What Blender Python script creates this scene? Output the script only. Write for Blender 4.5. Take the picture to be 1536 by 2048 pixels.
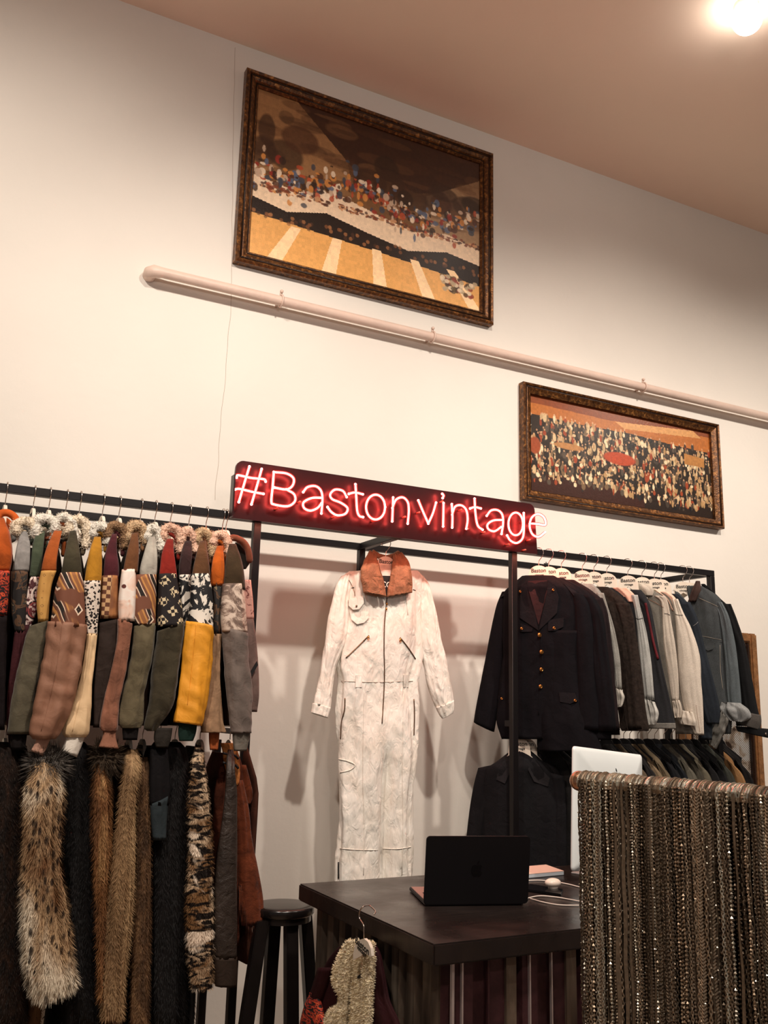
import bpy, bmesh, math, random
import numpy as np
from mathutils import Vector, Matrix, noise
from mathutils.bvhtree import BVHTree
random.seed(7)
S = bpy.context.scene
COL = S.collection
for o in list(bpy.data.objects): bpy.data.objects.remove(o)

# ------------------------------------------------------------------ camera
FPX, PITCH, ROLL, YAW = 1850.0, 0.21068, 0.02409, 0.47809
CAM = Vector((0, 0, 1.5))
_cy, _sy, _cp, _sp = math.cos(YAW), math.sin(YAW), math.cos(PITCH), math.sin(PITCH)
FW = Vector((_sy*_cp, _cy*_cp, _sp)); _r = Vector((_cy, -_sy, 0)); _u = _r.cross(FW)
RT = _r*math.cos(ROLL) + _u*math.sin(ROLL); UP = -_r*math.sin(ROLL) + _u*math.cos(ROLL)
cam = bpy.data.cameras.new('camera'); cam.sensor_fit = 'HORIZONTAL'; cam.sensor_width = 36
cam.lens = FPX*36/1536; cam.clip_start = 0.05
co = bpy.data.objects.new('camera', cam); COL.objects.link(co)
co.matrix_world = Matrix(((RT.x, UP.x, -FW.x, CAM.x), (RT.y, UP.y, -FW.y, CAM.y), (RT.z, UP.z, -FW.z, CAM.z), (0, 0, 0, 1)))
S.camera = co

# ------------------------------------------------------------------ world, lamps, exposure
w = bpy.data.worlds.new('world'); S.world = w; w.use_nodes = True
w.node_tree.nodes['Background'].inputs[0].default_value = (1.0, 0.90, 0.82, 1)
w.node_tree.nodes['Background'].inputs[1].default_value = 0.10
S.view_settings.view_transform = 'Standard'; S.view_settings.look = 'None'
S.view_settings.exposure = 0.36; S.view_settings.gamma = 1.0
def spot(loc, target, power, size=0.06, angle=95, blend=0.8, colr=(1, 0.875, 0.755)):
    l = bpy.data.lights.new('ceiling_or_fill_spot', 'SPOT'); l.energy = power; l.spot_size = math.radians(angle)
    l.spot_blend = blend; l.shadow_soft_size = size; l.color = colr
    o = bpy.data.objects.new('ceiling_or_fill_spot_light', l); COL.objects.link(o); o.location = loc
    o.rotation_euler = (Vector(target)-Vector(loc)).to_track_quat('-Z', 'Y').to_euler()
spot((-0.5, 1.2, 4.25), (0.2, 3.6, 2.1), 222, 0.06, 92, 1.0)
spot((1.3, 1.0, 4.25), (1.8, 3.6, 1.7), 222, 0.06, 88, 1.0)
spot((3.1, 1.1, 4.25), (3.5, 3.6, 1.7), 235, 0.06, 88, 1.0)
spot((5.2, 1.3, 4.25), (4.8, 3.6, 1.8), 170, 0.06, 90, 1.0)
spot((0.2, -0.6, 4.25), (1.6, 1.6, 1.0), 105, 0.08, 60, 1.0)
spot((0.4, -1.6, 2.6), (1.6, 1.4, 4.49), 130, 0.2, 110, 1.0, (1, .84, .76))   # unseen spot added behind the camera to brighten the ceiling

# ------------------------------------------------------------------ pixel -> place helpers
def ray(x, y): return FW + RT*((x-768)/FPX) + UP*((1024-y)/FPX)
def onz(x, y, z): d = ray(x, y); return CAM + d*((z-CAM.z)/d.z)
def ony(x, y, Y): d = ray(x, y); return CAM + d*((Y-CAM.y)/d.y)
def onx(x, y, X): d = ray(x, y); return CAM + d*((X-CAM.x)/d.x)
class Pl:
    """vertical plane through p, running along heading th (radians from +x)"""
    def __init__(s, p, th):
        s.p = Vector(p); s.th = th; s.a = Vector((math.cos(th), math.sin(th), 0)); s.n = Vector((-math.sin(th), math.cos(th), 0))
    def at(s, x, y, off=0.0):
        d = ray(x, y); return CAM + d*(((s.p + s.n*off - CAM).dot(s.n))/d.dot(s.n))
def surf(bvh, x, y, off=0.002):
    d = ray(x, y).normalized()
    h = bvh.ray_cast(CAM, d)
    if h[0] is None: return None
    return h[0] - d*off

# ------------------------------------------------------------------ object helpers
def link(o, parent=None):
    COL.objects.link(o)
    if parent is not None:
        o.parent = parent
        o.matrix_parent_inverse = Matrix.Translation(parent.location).inverted() if parent.type == 'EMPTY' else Matrix.Identity(4)
    return o
def tag(o, label, cat, group=None, kind=None):
    o['label'] = label; o['category'] = cat
    if group: o['group'] = group
    if kind: o['kind'] = kind
    return o
def thing(name, label, cat, loc=(0, 0, 0), group=None):
    o = bpy.data.objects.new(name, None); o.empty_display_size = .05; COL.objects.link(o); o.location = loc
    return tag(o, label, cat, group)
def mobj(name, verts, faces, m, parent=None, smooth=True):
    me = bpy.data.meshes.new(name); me.from_pydata([tuple(v) for v in verts], [], faces); me.update()
    if smooth: me.polygons.foreach_set('use_smooth', [True]*len(me.polygons))
    if m: me.materials.append(m)
    o = bpy.data.objects.new(name, me); return link(o, parent)
class MB:
    def __init__(s): s.v = []; s.f = []
    def add(s, v, f):
        b = len(s.v); s.v += [Vector(q) for q in v]; s.f += [tuple(b+i for i in q) for q in f]
    def box(s, a, b, M=None, bev=0):
        x0, y0, z0 = a; x1, y1, z1 = b
        v = [Vector(q) for q in ((x0, y0, z0), (x1, y0, z0), (x1, y1, z0), (x0, y1, z0), (x0, y0, z1), (x1, y0, z1), (x1, y1, z1), (x0, y1, z1))]
        if M is not None: v = [M @ q for q in v]
        s.add(v, [(0, 3, 2, 1), (4, 5, 6, 7), (0, 1, 5, 4), (1, 2, 6, 5), (2, 3, 7, 6), (3, 0, 4, 7)])
    def tube(s, pts, r, n=8, closed=False, caps=True):
        pts = [Vector(p) for p in pts]; N = len(pts); rings = []
        prev = None
        for i, p in enumerate(pts):
            if closed: t = pts[(i+1) % N]-pts[i-1]
            else: t = pts[min(i+1, N-1)]-pts[max(i-1, 0)]
            t.normalize()
            if prev is None:
                a = t.orthogonal().normalized()
            else:
                a = (prev-t*prev.dot(t)).normalized()
            prev = a; b = t.cross(a); rr = r[i] if isinstance(r, (list, tuple)) else r
            rings.append([p+(a*math.cos(2*math.pi*k/n)+b*math.sin(2*math.pi*k/n))*rr for k in range(n)])
        v = [q for R in rings for q in R]; f = []
        for i in range(N if closed else N-1):
            j = (i+1) % N
            for k in range(n): f.append((i*n+k, i*n+(k+1) % n, j*n+(k+1) % n, j*n+k))
        if caps and not closed: f += [tuple(range(n))[::-1], tuple((N-1)*n+k for k in range(n))]
        s.add(v, f)
    def ball(s, c, r, sc=(1, 1, 1), n=10, m=6):
        c = Vector(c); v = [c+Vector((0, 0, r*sc[2]))]
        for i in range(1, m):
            a = math.pi*i/m
            for k in range(n): v.append(c+Vector((r*sc[0]*math.sin(a)*math.cos(2*math.pi*k/n), r*sc[1]*math.sin(a)*math.sin(2*math.pi*k/n), r*sc[2]*math.cos(a))))
        v.append(c-Vector((0, 0, r*sc[2]))); f = []
        for k in range(n): f.append((0, 1+k, 1+(k+1) % n)); f.append((len(v)-1, 1+(m-2)*n+(k+1) % n, 1+(m-2)*n+k))
        for i in range(m-2):
            for k in range(n): f.append((1+i*n+k, 1+(i+1)*n+k, 1+(i+1)*n+(k+1) % n, 1+i*n+(k+1) % n))
        s.add(v, f)
    def slab(s, poly, d):
        """polygon of points extruded by vector d"""
        n = len(poly); poly = [Vector(p) for p in poly]; d = Vector(d)
        s.add(poly+[p+d for p in poly], [tuple(range(n)), tuple(range(n, 2*n))[::-1]]+[(i, n+i, n+(i+1) % n, (i+1) % n) for i in range(n)])
    def build(s, name, m, parent=None, smooth=False, bevel=0, seg=2):
        o = mobj(name, s.v, s.f, m, parent, smooth)
        bm = bmesh.new(); bm.from_mesh(o.data)
        if bevel: 
            bmesh.ops.bevel(bm, geom=[e for e in bm.edges if len(e.link_faces) == 2 and e.calc_face_angle(0) > .6], offset=bevel, segments=seg, affect='EDGES', clamp_overlap=True)
        bmesh.ops.recalc_face_normals(bm, faces=bm.faces); bm.to_mesh(o.data); bm.free()
        if bevel: o.data.polygons.foreach_set('use_smooth', [True]*len(o.data.polygons)); o.data.set_sharp_from_angle(angle=.7)
        return o
def spline(P, n, closed=False):
    """Catmull-Rom through tuples/vectors"""
    P = [np.array(p, float) for p in P]; N = len(P); out = []
    segs = N if closed else N-1
    for i in range(segs):
        p0 = P[i-1] if (i > 0 or closed) else 2*P[0]-P[1]
        p1 = P[i]; p2 = P[(i+1) % N]; p3 = P[(i+2) % N] if (i+2 < N or closed) else 2*P[-1]-P[-2]
        for k in range(n):
            t = k/n; out.append(.5*((2*p1)+(-p0+p2)*t+(2*p0-5*p1+4*p2-p3)*t*t+(-p0+3*p1-3*p2+p3)*t**3))
    if not closed: out.append(P[-1])
    return out

# ------------------------------------------------------------------ materials
class NT:
    def __init__(s, name):
        s.m = bpy.data.materials.new(name); s.m.use_nodes = True; s.t = s.m.node_tree; s.b = s.t.nodes['Principled BSDF']
    def n(s, typ, **k):
        nd = s.t.nodes.new(typ)
        for a, b in k.items(): setattr(nd, a, b)
        return nd
    def l(s, a, b): s.t.links.new(a, b)
    def set(s, sock, v):
        if hasattr(v, 'is_output') or isinstance(v, bpy.types.NodeSocket): s.l(v, sock)
        else:
            if isinstance(v, (tuple, list)) and len(v) == 3 and sock.type == 'RGBA': v = (*v, 1)
            sock.default_value = v
    def pos(s, scale=(1, 1, 1), rot=(0, 0, 0), loc=(0, 0, 0)):
        tc = s.n('ShaderNodeTexCoord'); mp = s.n('ShaderNodeMapping'); s.l(tc.outputs['Object'], mp.inputs[0])
        mp.inputs['Scale'].default_value = scale; mp.inputs['Rotation'].default_value = rot; mp.inputs['Location'].default_value = loc
        return mp.outputs[0]
    def noise(s, v, sc, det=3, dist=0, rough=.5):
        nd = s.n('ShaderNodeTexNoise'); s.l(v, nd.inputs['Vector']); nd.inputs['Scale'].default_value = sc; nd.inputs['Detail'].default_value = det
        nd.inputs['Distortion'].default_value = dist; nd.inputs['Roughness'].default_value = rough; return nd.outputs['Fac']
    def vor(s, v, sc, feat='F1', out='Distance', rnd=1.0, metric='EUCLIDEAN'):
        nd = s.n('ShaderNodeTexVoronoi', feature=feat, distance=metric); s.l(v, nd.inputs['Vector']); nd.inputs['Scale'].default_value = sc
        nd.inputs['Randomness'].default_value = rnd; return nd.outputs[out]
    def wave(s, v, sc, typ='BANDS', dirn='X', dist=0, prof='SIN', dsc=1):
        nd = s.n('ShaderNodeTexWave', wave_type=typ, wave_profile=prof)
        if typ == 'BANDS': nd.bands_direction = dirn
        s.l(v, nd.inputs['Vector']); nd.inputs['Scale'].default_value = sc; nd.inputs['Distortion'].default_value = dist; nd.inputs['Detail Scale'].default_value = dsc
        return nd.outputs['Fac']
    def ramp(s, f, stops, interp='LINEAR'):
        nd = s.n('ShaderNodeValToRGB'); s.l(f, nd.inputs[0]); cr = nd.color_ramp; cr.interpolation = interp
        while len(cr.elements) < len(stops): cr.elements.new(.5)
        for e, (p, c) in zip(cr.elements, stops):
            e.position = p; e.color = (*(c if isinstance(c, (tuple, list)) else (c, c, c)), 1)
        return nd.outputs[0]
    def math(s, op, a, b=0.0):
        nd = s.n('ShaderNodeMath', operation=op); s.set(nd.inputs[0], a); s.set(nd.inputs[1], b); return nd.outputs[0]
    def mix(s, f, a, b, bt='MIX'):
        nd = s.n('ShaderNodeMix', data_type='RGBA', blend_type=bt); s.set(nd.inputs[0], f); s.set(nd.inputs[6], a); s.set(nd.inputs[7], b); return nd.outputs[2]
    def bump(s, h, st=.3, d=.01):
        nd = s.n('ShaderNodeBump'); nd.inputs['Strength'].default_value = st; nd.inputs['Distance'].default_value = d; s.l(h, nd.inputs['Height']); s.l(nd.outputs[0], s.b.inputs['Normal'])
    def fin(s, col, rough=.8, metal=0, spec=None, sheen=0):
        s.set(s.b.inputs['Base Color'], col); s.set(s.b.inputs['Roughness'], rough); s.b.inputs['Metallic'].default_value = metal
        if spec is not None: s.b.inputs['Specular IOR Level'].default_value = spec
        if sheen: s.b.inputs['Sheen Weight'].default_value = sheen; s.b.inputs['Sheen Roughness'].default_value = .4
        return s.m
def lin(c):
    f = lambda u: u/12.92 if u <= .04045 else ((u+.055)/1.055)**2.4
    return tuple(f(q/255) for q in c)
def sc(c, k): return tuple(min(1, q*k) for q in c)
_mc = {}
def cloth(c, rough=.85, var=.35, scale=14, grain=900, gst=.3, sheen=0, spec=.14, wr=.6):
    """woven or suede cloth: c is an sRGB 0-255 colour of the fabric itself"""
    key = ('cloth', c, rough, var, scale, grain, gst, sheen, spec, wr)
    if key in _mc: return _mc[key]
    t = NT('cloth'); b = lin(c); p = t.pos()
    f = t.noise(p, scale, 4, .6); col = t.ramp(f, [(.25, sc(b, 1-var)), (.75, sc(b, 1+var))])
    g = t.noise(p, grain, 2); h = t.math('ADD', t.math('MULTIPLY', t.noise(p, 26, 3, 1.2), wr), t.math('MULTIPLY', g, .12))
    t.bump(h, gst*1.6, .012)
    _mc[key] = t.fin(col, rough, 0, spec, sheen); return _mc[key]
def denim(c, fade=1.5, var=.4):
    key = ('denim', c, fade, var)
    if key in _mc: return _mc[key]
    t = NT('denim'); b = lin(c); p = t.pos()
    f = t.noise(p, 9, 5, .8, .6); col = t.ramp(f, [(.3, sc(b, 1-var)), (.55, b), (.75, sc(b, fade))])
    tw = t.wave(t.pos(rot=(.4, .6, .5)), 420, dirn='DIAGONAL'); fine = t.noise(p, 420, 2)
    col = t.mix(.35, col, t.ramp(fine, [(.35, sc(b, .45)), (.7, sc(b, fade*1.25))]))
    t.bump(t.math('ADD', t.math('MULTIPLY', tw, .15), t.math('MULTIPLY', t.noise(p, 30, 4, 1.0), .8)), .4, .012)
    _mc[key] = t.fin(col, .88, 0, .2); return _mc[key]
def paint(name, c, rough=.5, metal=0, var=.06, scale=5, bst=.0, bsc=60, spec=None):
    t = NT(name); b = lin(c); p = t.pos(); f = t.noise(p, scale, 4)
    if bst: t.bump(t.noise(p, bsc, 4), bst, .01)
    return t.fin(t.ramp(f, [(.3, sc(b, 1-var)), (.7, sc(b, 1+var))]), rough, metal, spec)

M = {}
M['wall'] = paint('wall_paint', (230, 225, 217), .75, 0, .03, 1.5, .12, 25)
M['ceiling'] = paint('ceiling_paint', (246, 222, 202), .8, 0, .04, 1.2, .1, 20)
M['floor'] = paint('floor_wood', (176, 154, 130), .5, 0, .3, 6)
M['blackmetal'] = paint('black_steel', (17, 12, 14), .42, .3, .25, 9, .05, 200)
M['pipe'] = paint('pipe_paint', (224, 200, 186), .45, 0, .06, 8, .2, 40)
M['chrome'] = paint('chrome_wire', (205, 190, 180), .25, 1, .05)
M['gold'] = paint('brass', (235, 160, 85), .28, 1, .15, 60)
M['zip'] = paint('brass_zip', (120, 96, 76), .4, .8, .6, 400)
M['cord'] = paint('white_cord', (232, 222, 212), .5)
M['hanger'] = paint('hanger_board', (236, 224, 208), .6, 0, .05, 20)
M['hangerblack'] = paint('black_hanger', (26, 25, 27), .35)
M['ink'] = paint('ink', (14, 12, 14), .6)
M['black'] = cloth((12, 11, 12), var=.3)
M['navy'] = cloth((12, 10, 15), var=.3, gst=.2)
M['top'] = None
t = NT('worktop_wood'); p = t.pos(scale=(2, 14, 1)); f = t.noise(p, 5, 5, .5)
t.bump(t.noise(t.pos(), 60, 3), .08, .005)
M['top'] = t.fin(t.ramp(f, [(.3, lin((30, 24, 23))), (.7, lin((44, 35, 32)))]), t.ramp(t.noise(t.pos(), 7, 4), [(.3, .22), (.7, .42)]), 0, .5)
t = NT('galvanised_steel'); p = t.pos(scale=(1, 1, .15)); f = t.noise(p, 22, 4, .4)
t.bump(t.noise(t.pos(), 30, 3), .1, .01)
M['galv'] = t.fin(t.ramp(f, [(.3, lin((70, 60, 52))), (.55, lin((112, 98, 86))), (.75, lin((176, 160, 142)))]), .36, .45)
t = NT('maroon_steel'); f = t.noise(t.pos(), 14, 5, .4, .65)
M['maroon'] = t.fin(t.ramp(f, [(.35, lin((64, 38, 42))), (.6, lin((84, 52, 56))), (.8, lin((110, 76, 76)))]), .42, .25)
M['highlightstrip'] = paint('highlight_strip', (225, 214, 214), .3, .6, .1, 30)  # pale colour standing in for highlights on the corrugations

# neon tube: hot red gas glow
t = NT('neon_gas'); t.b.inputs['Base Color'].default_value = (1, .3, .25, 1); t.b.inputs['Emission Color'].default_value = (1, .085, .07, 1); t.b.inputs['Emission Strength'].default_value = 48
M['neon'] = t.m
t = NT('neon_halo'); o_ = t.t.nodes['Material Output']; mx = t.n('ShaderNodeMixShader'); tr_ = t.n('ShaderNodeBsdfTransparent'); em_ = t.n('ShaderNodeEmission'); em_.inputs[0].default_value = (1, .04, .03, 1); em_.inputs[1].default_value = 1.6
mx.inputs[0].default_value = .55; t.l(tr_.outputs[0], mx.inputs[1]); t.l(em_.outputs[0], mx.inputs[2]); t.l(mx.outputs[0], o_.inputs[0]); M['neonhalo'] = t.m  # painted haze: red-emitting sheath imitates bloom around the tubes
t = NT('sign_acrylic'); M['plate'] = t.fin(lin((42, 4, 8)), .34, 0, .5)
t = NT('lamp_glow'); t.b.inputs['Emission Color'].default_value = (1, .93, .84, 1); t.b.inputs['Emission Strength'].default_value = 18; M['lamp'] = t.m
M['lamprim'] = paint('lamp_rim', (240, 232, 222), .4)

# frames: carved dark gilt wood
t = NT('gilt_wood'); p = t.pos(); f = t.noise(p, 60, 4, .6)
t.bump(t.noise(p, 160, 3), .5, .004)
M['gilt'] = t.fin(t.ramp(f, [(.3, lin((52, 30, 16))), (.55, lin((104, 66, 34))), (.75, lin((176, 120, 62)))]), .34, .45)
M['giltdark'] = paint('dark_moulding', (44, 26, 16), .35, .2, .4, 80, .3, 200)
M['vcol'] = None
t = NT('oil_paint'); a = t.n('ShaderNodeVertexColor', layer_name='Col'); t.bump(t.noise(t.pos(), 130, 4), .15, .004); M['vcol'] = t.fin(a.outputs[0], .32, 0, .4)

# prints -------------------------------------------------------------
def P_geo():       # brown tribal diamonds
    t = NT('tribal_print'); p = t.pos(scale=(1, 1, .8), rot=(0, .55, 0))
    w1 = t.wave(p, 6.5, dirn='X', dist=1.5, dsc=1.2); c1 = t.ramp(w1, [(0, lin((30, 20, 16))), (.12, lin((232, 205, 180))), (.24, lin((112, 70, 52))), (.62, lin((112, 70, 52))), (.64, lin((196, 138, 76))), (.9, lin((150, 98, 60)))], 'CONSTANT')
    v = t.vor(t.pos(scale=(1, .2, .7)), 17, rnd=.3, metric='MANHATTAN'); c2 = t.ramp(v, [(0, lin((238, 220, 200))), (.16, lin((40, 26, 20))), (.3, lin((238, 214, 190))), (.38, lin((116, 70, 50)))], 'CONSTANT')
    return t.fin(t.mix(t.ramp(t.noise(t.pos(), 9, 1), [(.49, 0.), (.51, 1.)]), c1, c2), .8)
def P_gold():
    t = NT('gold_motif_print'); v = t.vor(t.pos(scale=(1, .2, 1)), 42, rnd=.2, metric='MANHATTAN')
    return t.fin(t.mix(.25, t.ramp(v, [(0, lin((206, 156, 80))), (.3, lin((90, 56, 30))), (.37, lin((206, 156, 80)))], 'CONSTANT'), t.ramp(t.noise(t.pos(), 20), [(.3, lin((150, 100, 54))), (.7, lin((230, 180, 110)))])), .8)
def P_checker():
    t = NT('step_check_print'); ck = t.n('ShaderNodeTexChecker'); t.l(t.pos(), ck.inputs[0]); ck.inputs['Scale'].default_value = 75
    ck.inputs[1].default_value = (*lin((200, 160, 116)), 1); ck.inputs[2].default_value = (*lin((96, 54, 34)), 1)
    m = t.ramp(t.wave(t.pos(), 5.2, dirn='X'), [(.6, 0.), (.62, 1.)])
    return t.fin(t.mix(m, t.ramp(t.noise(t.pos(), 18), [(.4, lin((128, 80, 50))), (.6, lin((168, 112, 66)))]), ck.outputs[0]), .8)
def P_bw(sc_=26, th=.5, dark=(16, 16, 20), light=(226, 218, 206), dist=2.5):
    t = NT('black_white_print'); f = t.noise(t.pos(scale=(1, .4, .8)), sc_, 3, dist, .55)
    return t.fin(t.ramp(f, [(0, lin(dark)), (th-.01, lin(dark)), (th+.01, lin(light)), (1, lin(light))]), .75)
def P_leop():
    t = NT('leopard_print'); p = t.pos(scale=(1, .4, 1)); v = t.vor(p, 120, rnd=1); f = t.noise(p, 90, 2, 1)
    q = t.math('ADD', v, t.math('MULTIPLY', f, .55))
    return t.fin(t.ramp(q, [(.0, lin((150, 104, 84))), (.36, lin((24, 18, 18))), (.72, lin((228, 214, 200)))], 'CONSTANT'), .75)
def P_floral():
    t = NT('white_floral_print'); p = t.pos(scale=(1, .4, 1)); f = t.noise(p, 13, 4, 1.5)
    c = t.ramp(f, [(.3, lin((120, 106, 96))), (.4, lin((236, 200, 180))), (.52, lin((240, 230, 220))), (.7, lin((235, 216, 205)))])
    s_ = t.ramp(t.vor(p, 26), [(0, 1.), (.16, 1.), (.2, 0.)]); g = t.ramp(t.noise(p, 9, 1), [(.5, 0.), (.54, 1.)])
    return t.fin(t.mix(t.math('MULTIPLY', s_, g), c, lin((92, 40, 34))), .75)
def P_paisley():
    t = NT('red_medallion_print'); p = t.pos(scale=(1, .2, .8)); v = t.vor(p, 22, rnd=.35)
    c = t.ramp(v, [(0, lin((226, 196, 190))), (.1, lin((92, 28, 34))), (.36, lin((140, 56, 56))), (.44, lin((36, 16, 20))), (.52, lin((224, 206, 198))), (.62, lin((70, 24, 30)))], 'CONSTANT')
    return t.fin(t.mix(t.ramp(t.noise(p, 140, 1), [(.55, 0.), (.58, .6)]), c, lin((226, 200, 190))), .8)
def P_red():
    t = NT('red_black_print'); f = t.noise(t.pos(scale=(1, .4, 1.6)), 42, 3, 2)
    return t.fin(t.ramp(f, [(.0, lin((18, 12, 14))), (.47, lin((170, 50, 34))), (.56, lin((222, 90, 50))), (.62, lin((60, 20, 20)))], 'CONSTANT'), .8)
def P_step():      # black ground with cream stepped blocks and a toothed border
    t = NT('stepped_block_print'); p = t.pos(rot=(0, .3, 0))
    v = t.vor(t.pos(rot=(0, .78, 0), scale=(1, .05, 1)), 22, rnd=0, metric='CHEBYCHEV')
    ck = t.n('ShaderNodeTexChecker'); t.l(t.pos(rot=(0, .2, 0)), ck.inputs[0]); ck.inputs['Scale'].default_value = 95
    ck.inputs[1].default_value = (*lin((214, 196, 160)), 1); ck.inputs[2].default_value = (*lin((26, 18, 18)), 1)
    m = t.ramp(v, [(0, 1.), (.3, 1.), (.31, 0.)]); c = t.mix(m, lin((22, 15, 17)), ck.outputs[0])
    saw = t.wave(t.pos(rot=(0, .35, 0)), 16, dirn='Z', prof='TRI'); return t.fin(c, .8)
def P_zig():
    t = NT('rust_zigzag_print'); f = t.wave(t.pos(), 30, dirn='Z', dist=7, dsc=3)
    return t.fin(t.ramp(f, [(0, lin((26, 14, 14))), (.4, lin((176, 96, 60))), (.7, lin((96, 44, 34)))], 'CONSTANT'), .8)
def P_face():
    t = NT('faded_sketch_print'); p = t.pos(scale=(1, .4, 1)); f = t.noise(p, 16, 6, 1.6, .7)
    return t.fin(t.ramp(f, [(.3, lin((60, 48, 44))), (.44, lin((130, 108, 96))), (.52, lin((206, 186, 170))), (.7, lin((222, 206, 192)))]), .8)
def P_pink():
    t = NT('pink_speckle_print'); f = t.noise(t.pos(), 60, 3, 1); return t.fin(t.ramp(f, [(.33, lin((120, 60, 54))), (.42, lin((214, 160, 146)))]), .8)
def P_dark():
    t = NT('dark_camo_print'); f = t.noise(t.pos(), 18, 3, 1.5); return t.fin(t.ramp(f, [(.35, lin((24, 20, 20))), (.5, lin((92, 66, 46))), (.58, lin((46, 44, 42))), (.7, lin((130, 112, 84)))], 'CONSTANT'), .8)
def furmat(stops, scale=24, dist=.8, zs=.35, rough=.75, streak=.35):
    t = NT('fur'); p = t.pos(scale=(1, .6, zs)); f = t.noise(p, scale, 4, dist, .6)
    c = t.ramp(f, [(a, lin(b)) for a, b in stops]); s_ = t.noise(t.pos(scale=(1, 1, .06)), 500, 2)
    c = t.mix(streak, c, t.mix(1, c, t.ramp(s_, [(.3, (.15,)*3), (.7, (1,)*3)]), 'MULTIPLY'))
    return t.fin(c, rough, 0, .25)
def spotfur(base, spots, sc_=30, th=.36, zs=.55):
    t = NT('spotted_fur'); p = t.pos(scale=(1, .5, zs)); f = t.noise(p, 7, 3, .5)
    c = t.ramp(f, [(a, lin(b)) for a, b in base]); v = t.math('ADD', t.vor(p, sc_), t.math('MULTIPLY', t.noise(p, 34, 3, 1), .35))
    m = t.ramp(v, [(0, 1.), (th, .9), (th+.12, 0.)]); c = t.mix(m, c, lin(spots))
    s_ = t.noise(t.pos(scale=(1, 1, .06)), 420, 2); c = t.mix(.45, c, t.mix(1, c, t.ramp(s_, [(.3, (.2,)*3), (.7, (1,)*3)]), 'MULTIPLY'))
    return t.fin(c, .75, 0, .25)

# ------------------------------------------------------------------ cloth tube
def norm_rows(rows):
    out = []
    for r in rows:
        r = tuple(r)
        if len(r) == 3: r = (r[0], r[2], r[1], r[2], 0)
        elif len(r) == 4: r = (r[0], r[2], r[1], r[2], r[3])
        out.append(r)                 # xl, yl, xr, yr, off
    return out
def tube_verts(pl, rows, ratio=.5, tmax=.05, tmin=.008, seg=28, sub=5, fold=.07, seed=0, p=2.15, off=0, fz=5., wrk=0., close=True, hollow=True, split=None):
    R = spline(norm_rows(rows), sub); V = []; F = []
    for r in R:
        L = pl.at(r[0], r[1], r[4]+off); Q = pl.at(r[2], r[3], r[4]+off); c = (L+Q)/2; a = (Q-L); w_ = a.length/2
        a = a.normalized() if w_ > 1e-6 else pl.a.copy(); t_ = max(tmin, min(tmax, w_*ratio)); nn = pl.n
        for k in range(seg):
            ph = 2*math.pi*k/seg; cx, sx = math.cos(ph), math.sin(ph)
            ex = math.copysign(abs(cx)**(2/p), cx); ey = math.copysign(abs(sx)**(2/p), sx)
            if split:
                ks = max(0., min(1., (r[1]-split[0])/(split[1]-split[0]))); ks = ks*ks*(3-2*ks); ey *= 1-.99*ks*math.exp(-((ex-.14)/.10)**2)
            q = c+a*(w_*ex)+nn*(t_*ey)
            d = noise.noise(Vector((ex*3.1+seed*7.3, ey*1.7+seed, q.z*fz)))*fold + noise.noise(Vector((ex*7+seed*3.3, ey*3, q.z*fz*.6+5)))*fold*.6
            if wrk: d += noise.noise(Vector((ex*1.5+seed, q.x*9, q.z*38+q.x*30)))*wrk
            q = q+a*(w_*ex*d*.6)+nn*(ey*d*max(t_, .02)*2.2)
            V.append(q)
    n = len(R)
    for i in range(n-1):
        for k in range(seg): F.append((i*seg+k, (i+1)*seg+k, (i+1)*seg+(k+1) % seg, i*seg+(k+1) % seg))
    if close:
        # rounded-in ends
        for ring, first in ((0, True), (n-1, False)):
            idx = [ring*seg+k for k in range(seg)]; c = sum((V[i] for i in idx), Vector())/seg
            b = len(V); V += [V[i].lerp(c, .35)+Vector((0, 0, .004 if (not first and hollow) else -.001)) for i in idx]; V.append(c+Vector((0, 0, .012 if (not first and hollow) else 0)))
            for k in range(seg):
                k2 = (k+1) % seg
                f1 = (idx[k], idx[k2], b+k2, b+k); f2 = (b+k, b+k2, b+seg)
                if not first: f1 = f1[::-1]; f2 = f2[::-1]
                F.append(f1); F.append(f2)
    return V, F
def tube(name, pl, rows, m, parent, **k):
    V, F = tube_verts(pl, rows, **k); return mobj(name, V, F, m, parent)
def furry(name, pl, rows, m, parent, nh=4000, hl=.016, tw=.0011, down=.75, seed=1, **k):
    """tube with a pile of fine spikes standing off it"""
    V, F = tube_verts(pl, rows, seed=seed, **k); rnd = random.Random(seed); V0 = len(V)
    fs = [f for f in F if len(f) == 4]; ar = [((V[f[1]]-V[f[0]]).cross(V[f[3]]-V[f[0]])).length for f in fs]
    nv = []; nf = []
    picks = rnd.choices(range(len(fs)), weights=ar, k=nh)
    for i in picks:
        f = fs[i]; a, b, c, d = (V[q] for q in f); u, v = rnd.random(), rnd.random()
        p = a.lerp(b, u).lerp(d.lerp(c, u), v); nrm = (b-a).cross(d-a)
        if nrm.length < 1e-12: continue
        nrm.normalize(); cl = noise.noise(p*55)*.6
        dr = (nrm*(1-down*.6)+Vector((cl*.5+rnd.uniform(-.25, .25), rnd.uniform(-.2, .2), -down))).normalized()*hl*rnd.uniform(.5, 1.3)
        sd = dr.cross(nrm); sd = sd.normalized()*tw*rnd.uniform(.6, 1.4) if sd.length > 1e-9 else Vector((tw, 0, 0))
        s_ = V0+len(nv); nv += [p-sd, p+sd, p+dr+nrm*.002]; nf.append((s_, s_+1, s_+2))
    return mobj(name, V+nv, F+nf, m, parent)
def copy_tree(o, parent=None, delta=None):
    c = o.copy(); COL.objects.link(c)
    if parent is not None: c.parent = parent
    for ch in list(o.children):
        copy_tree(ch, c)
    return c

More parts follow.
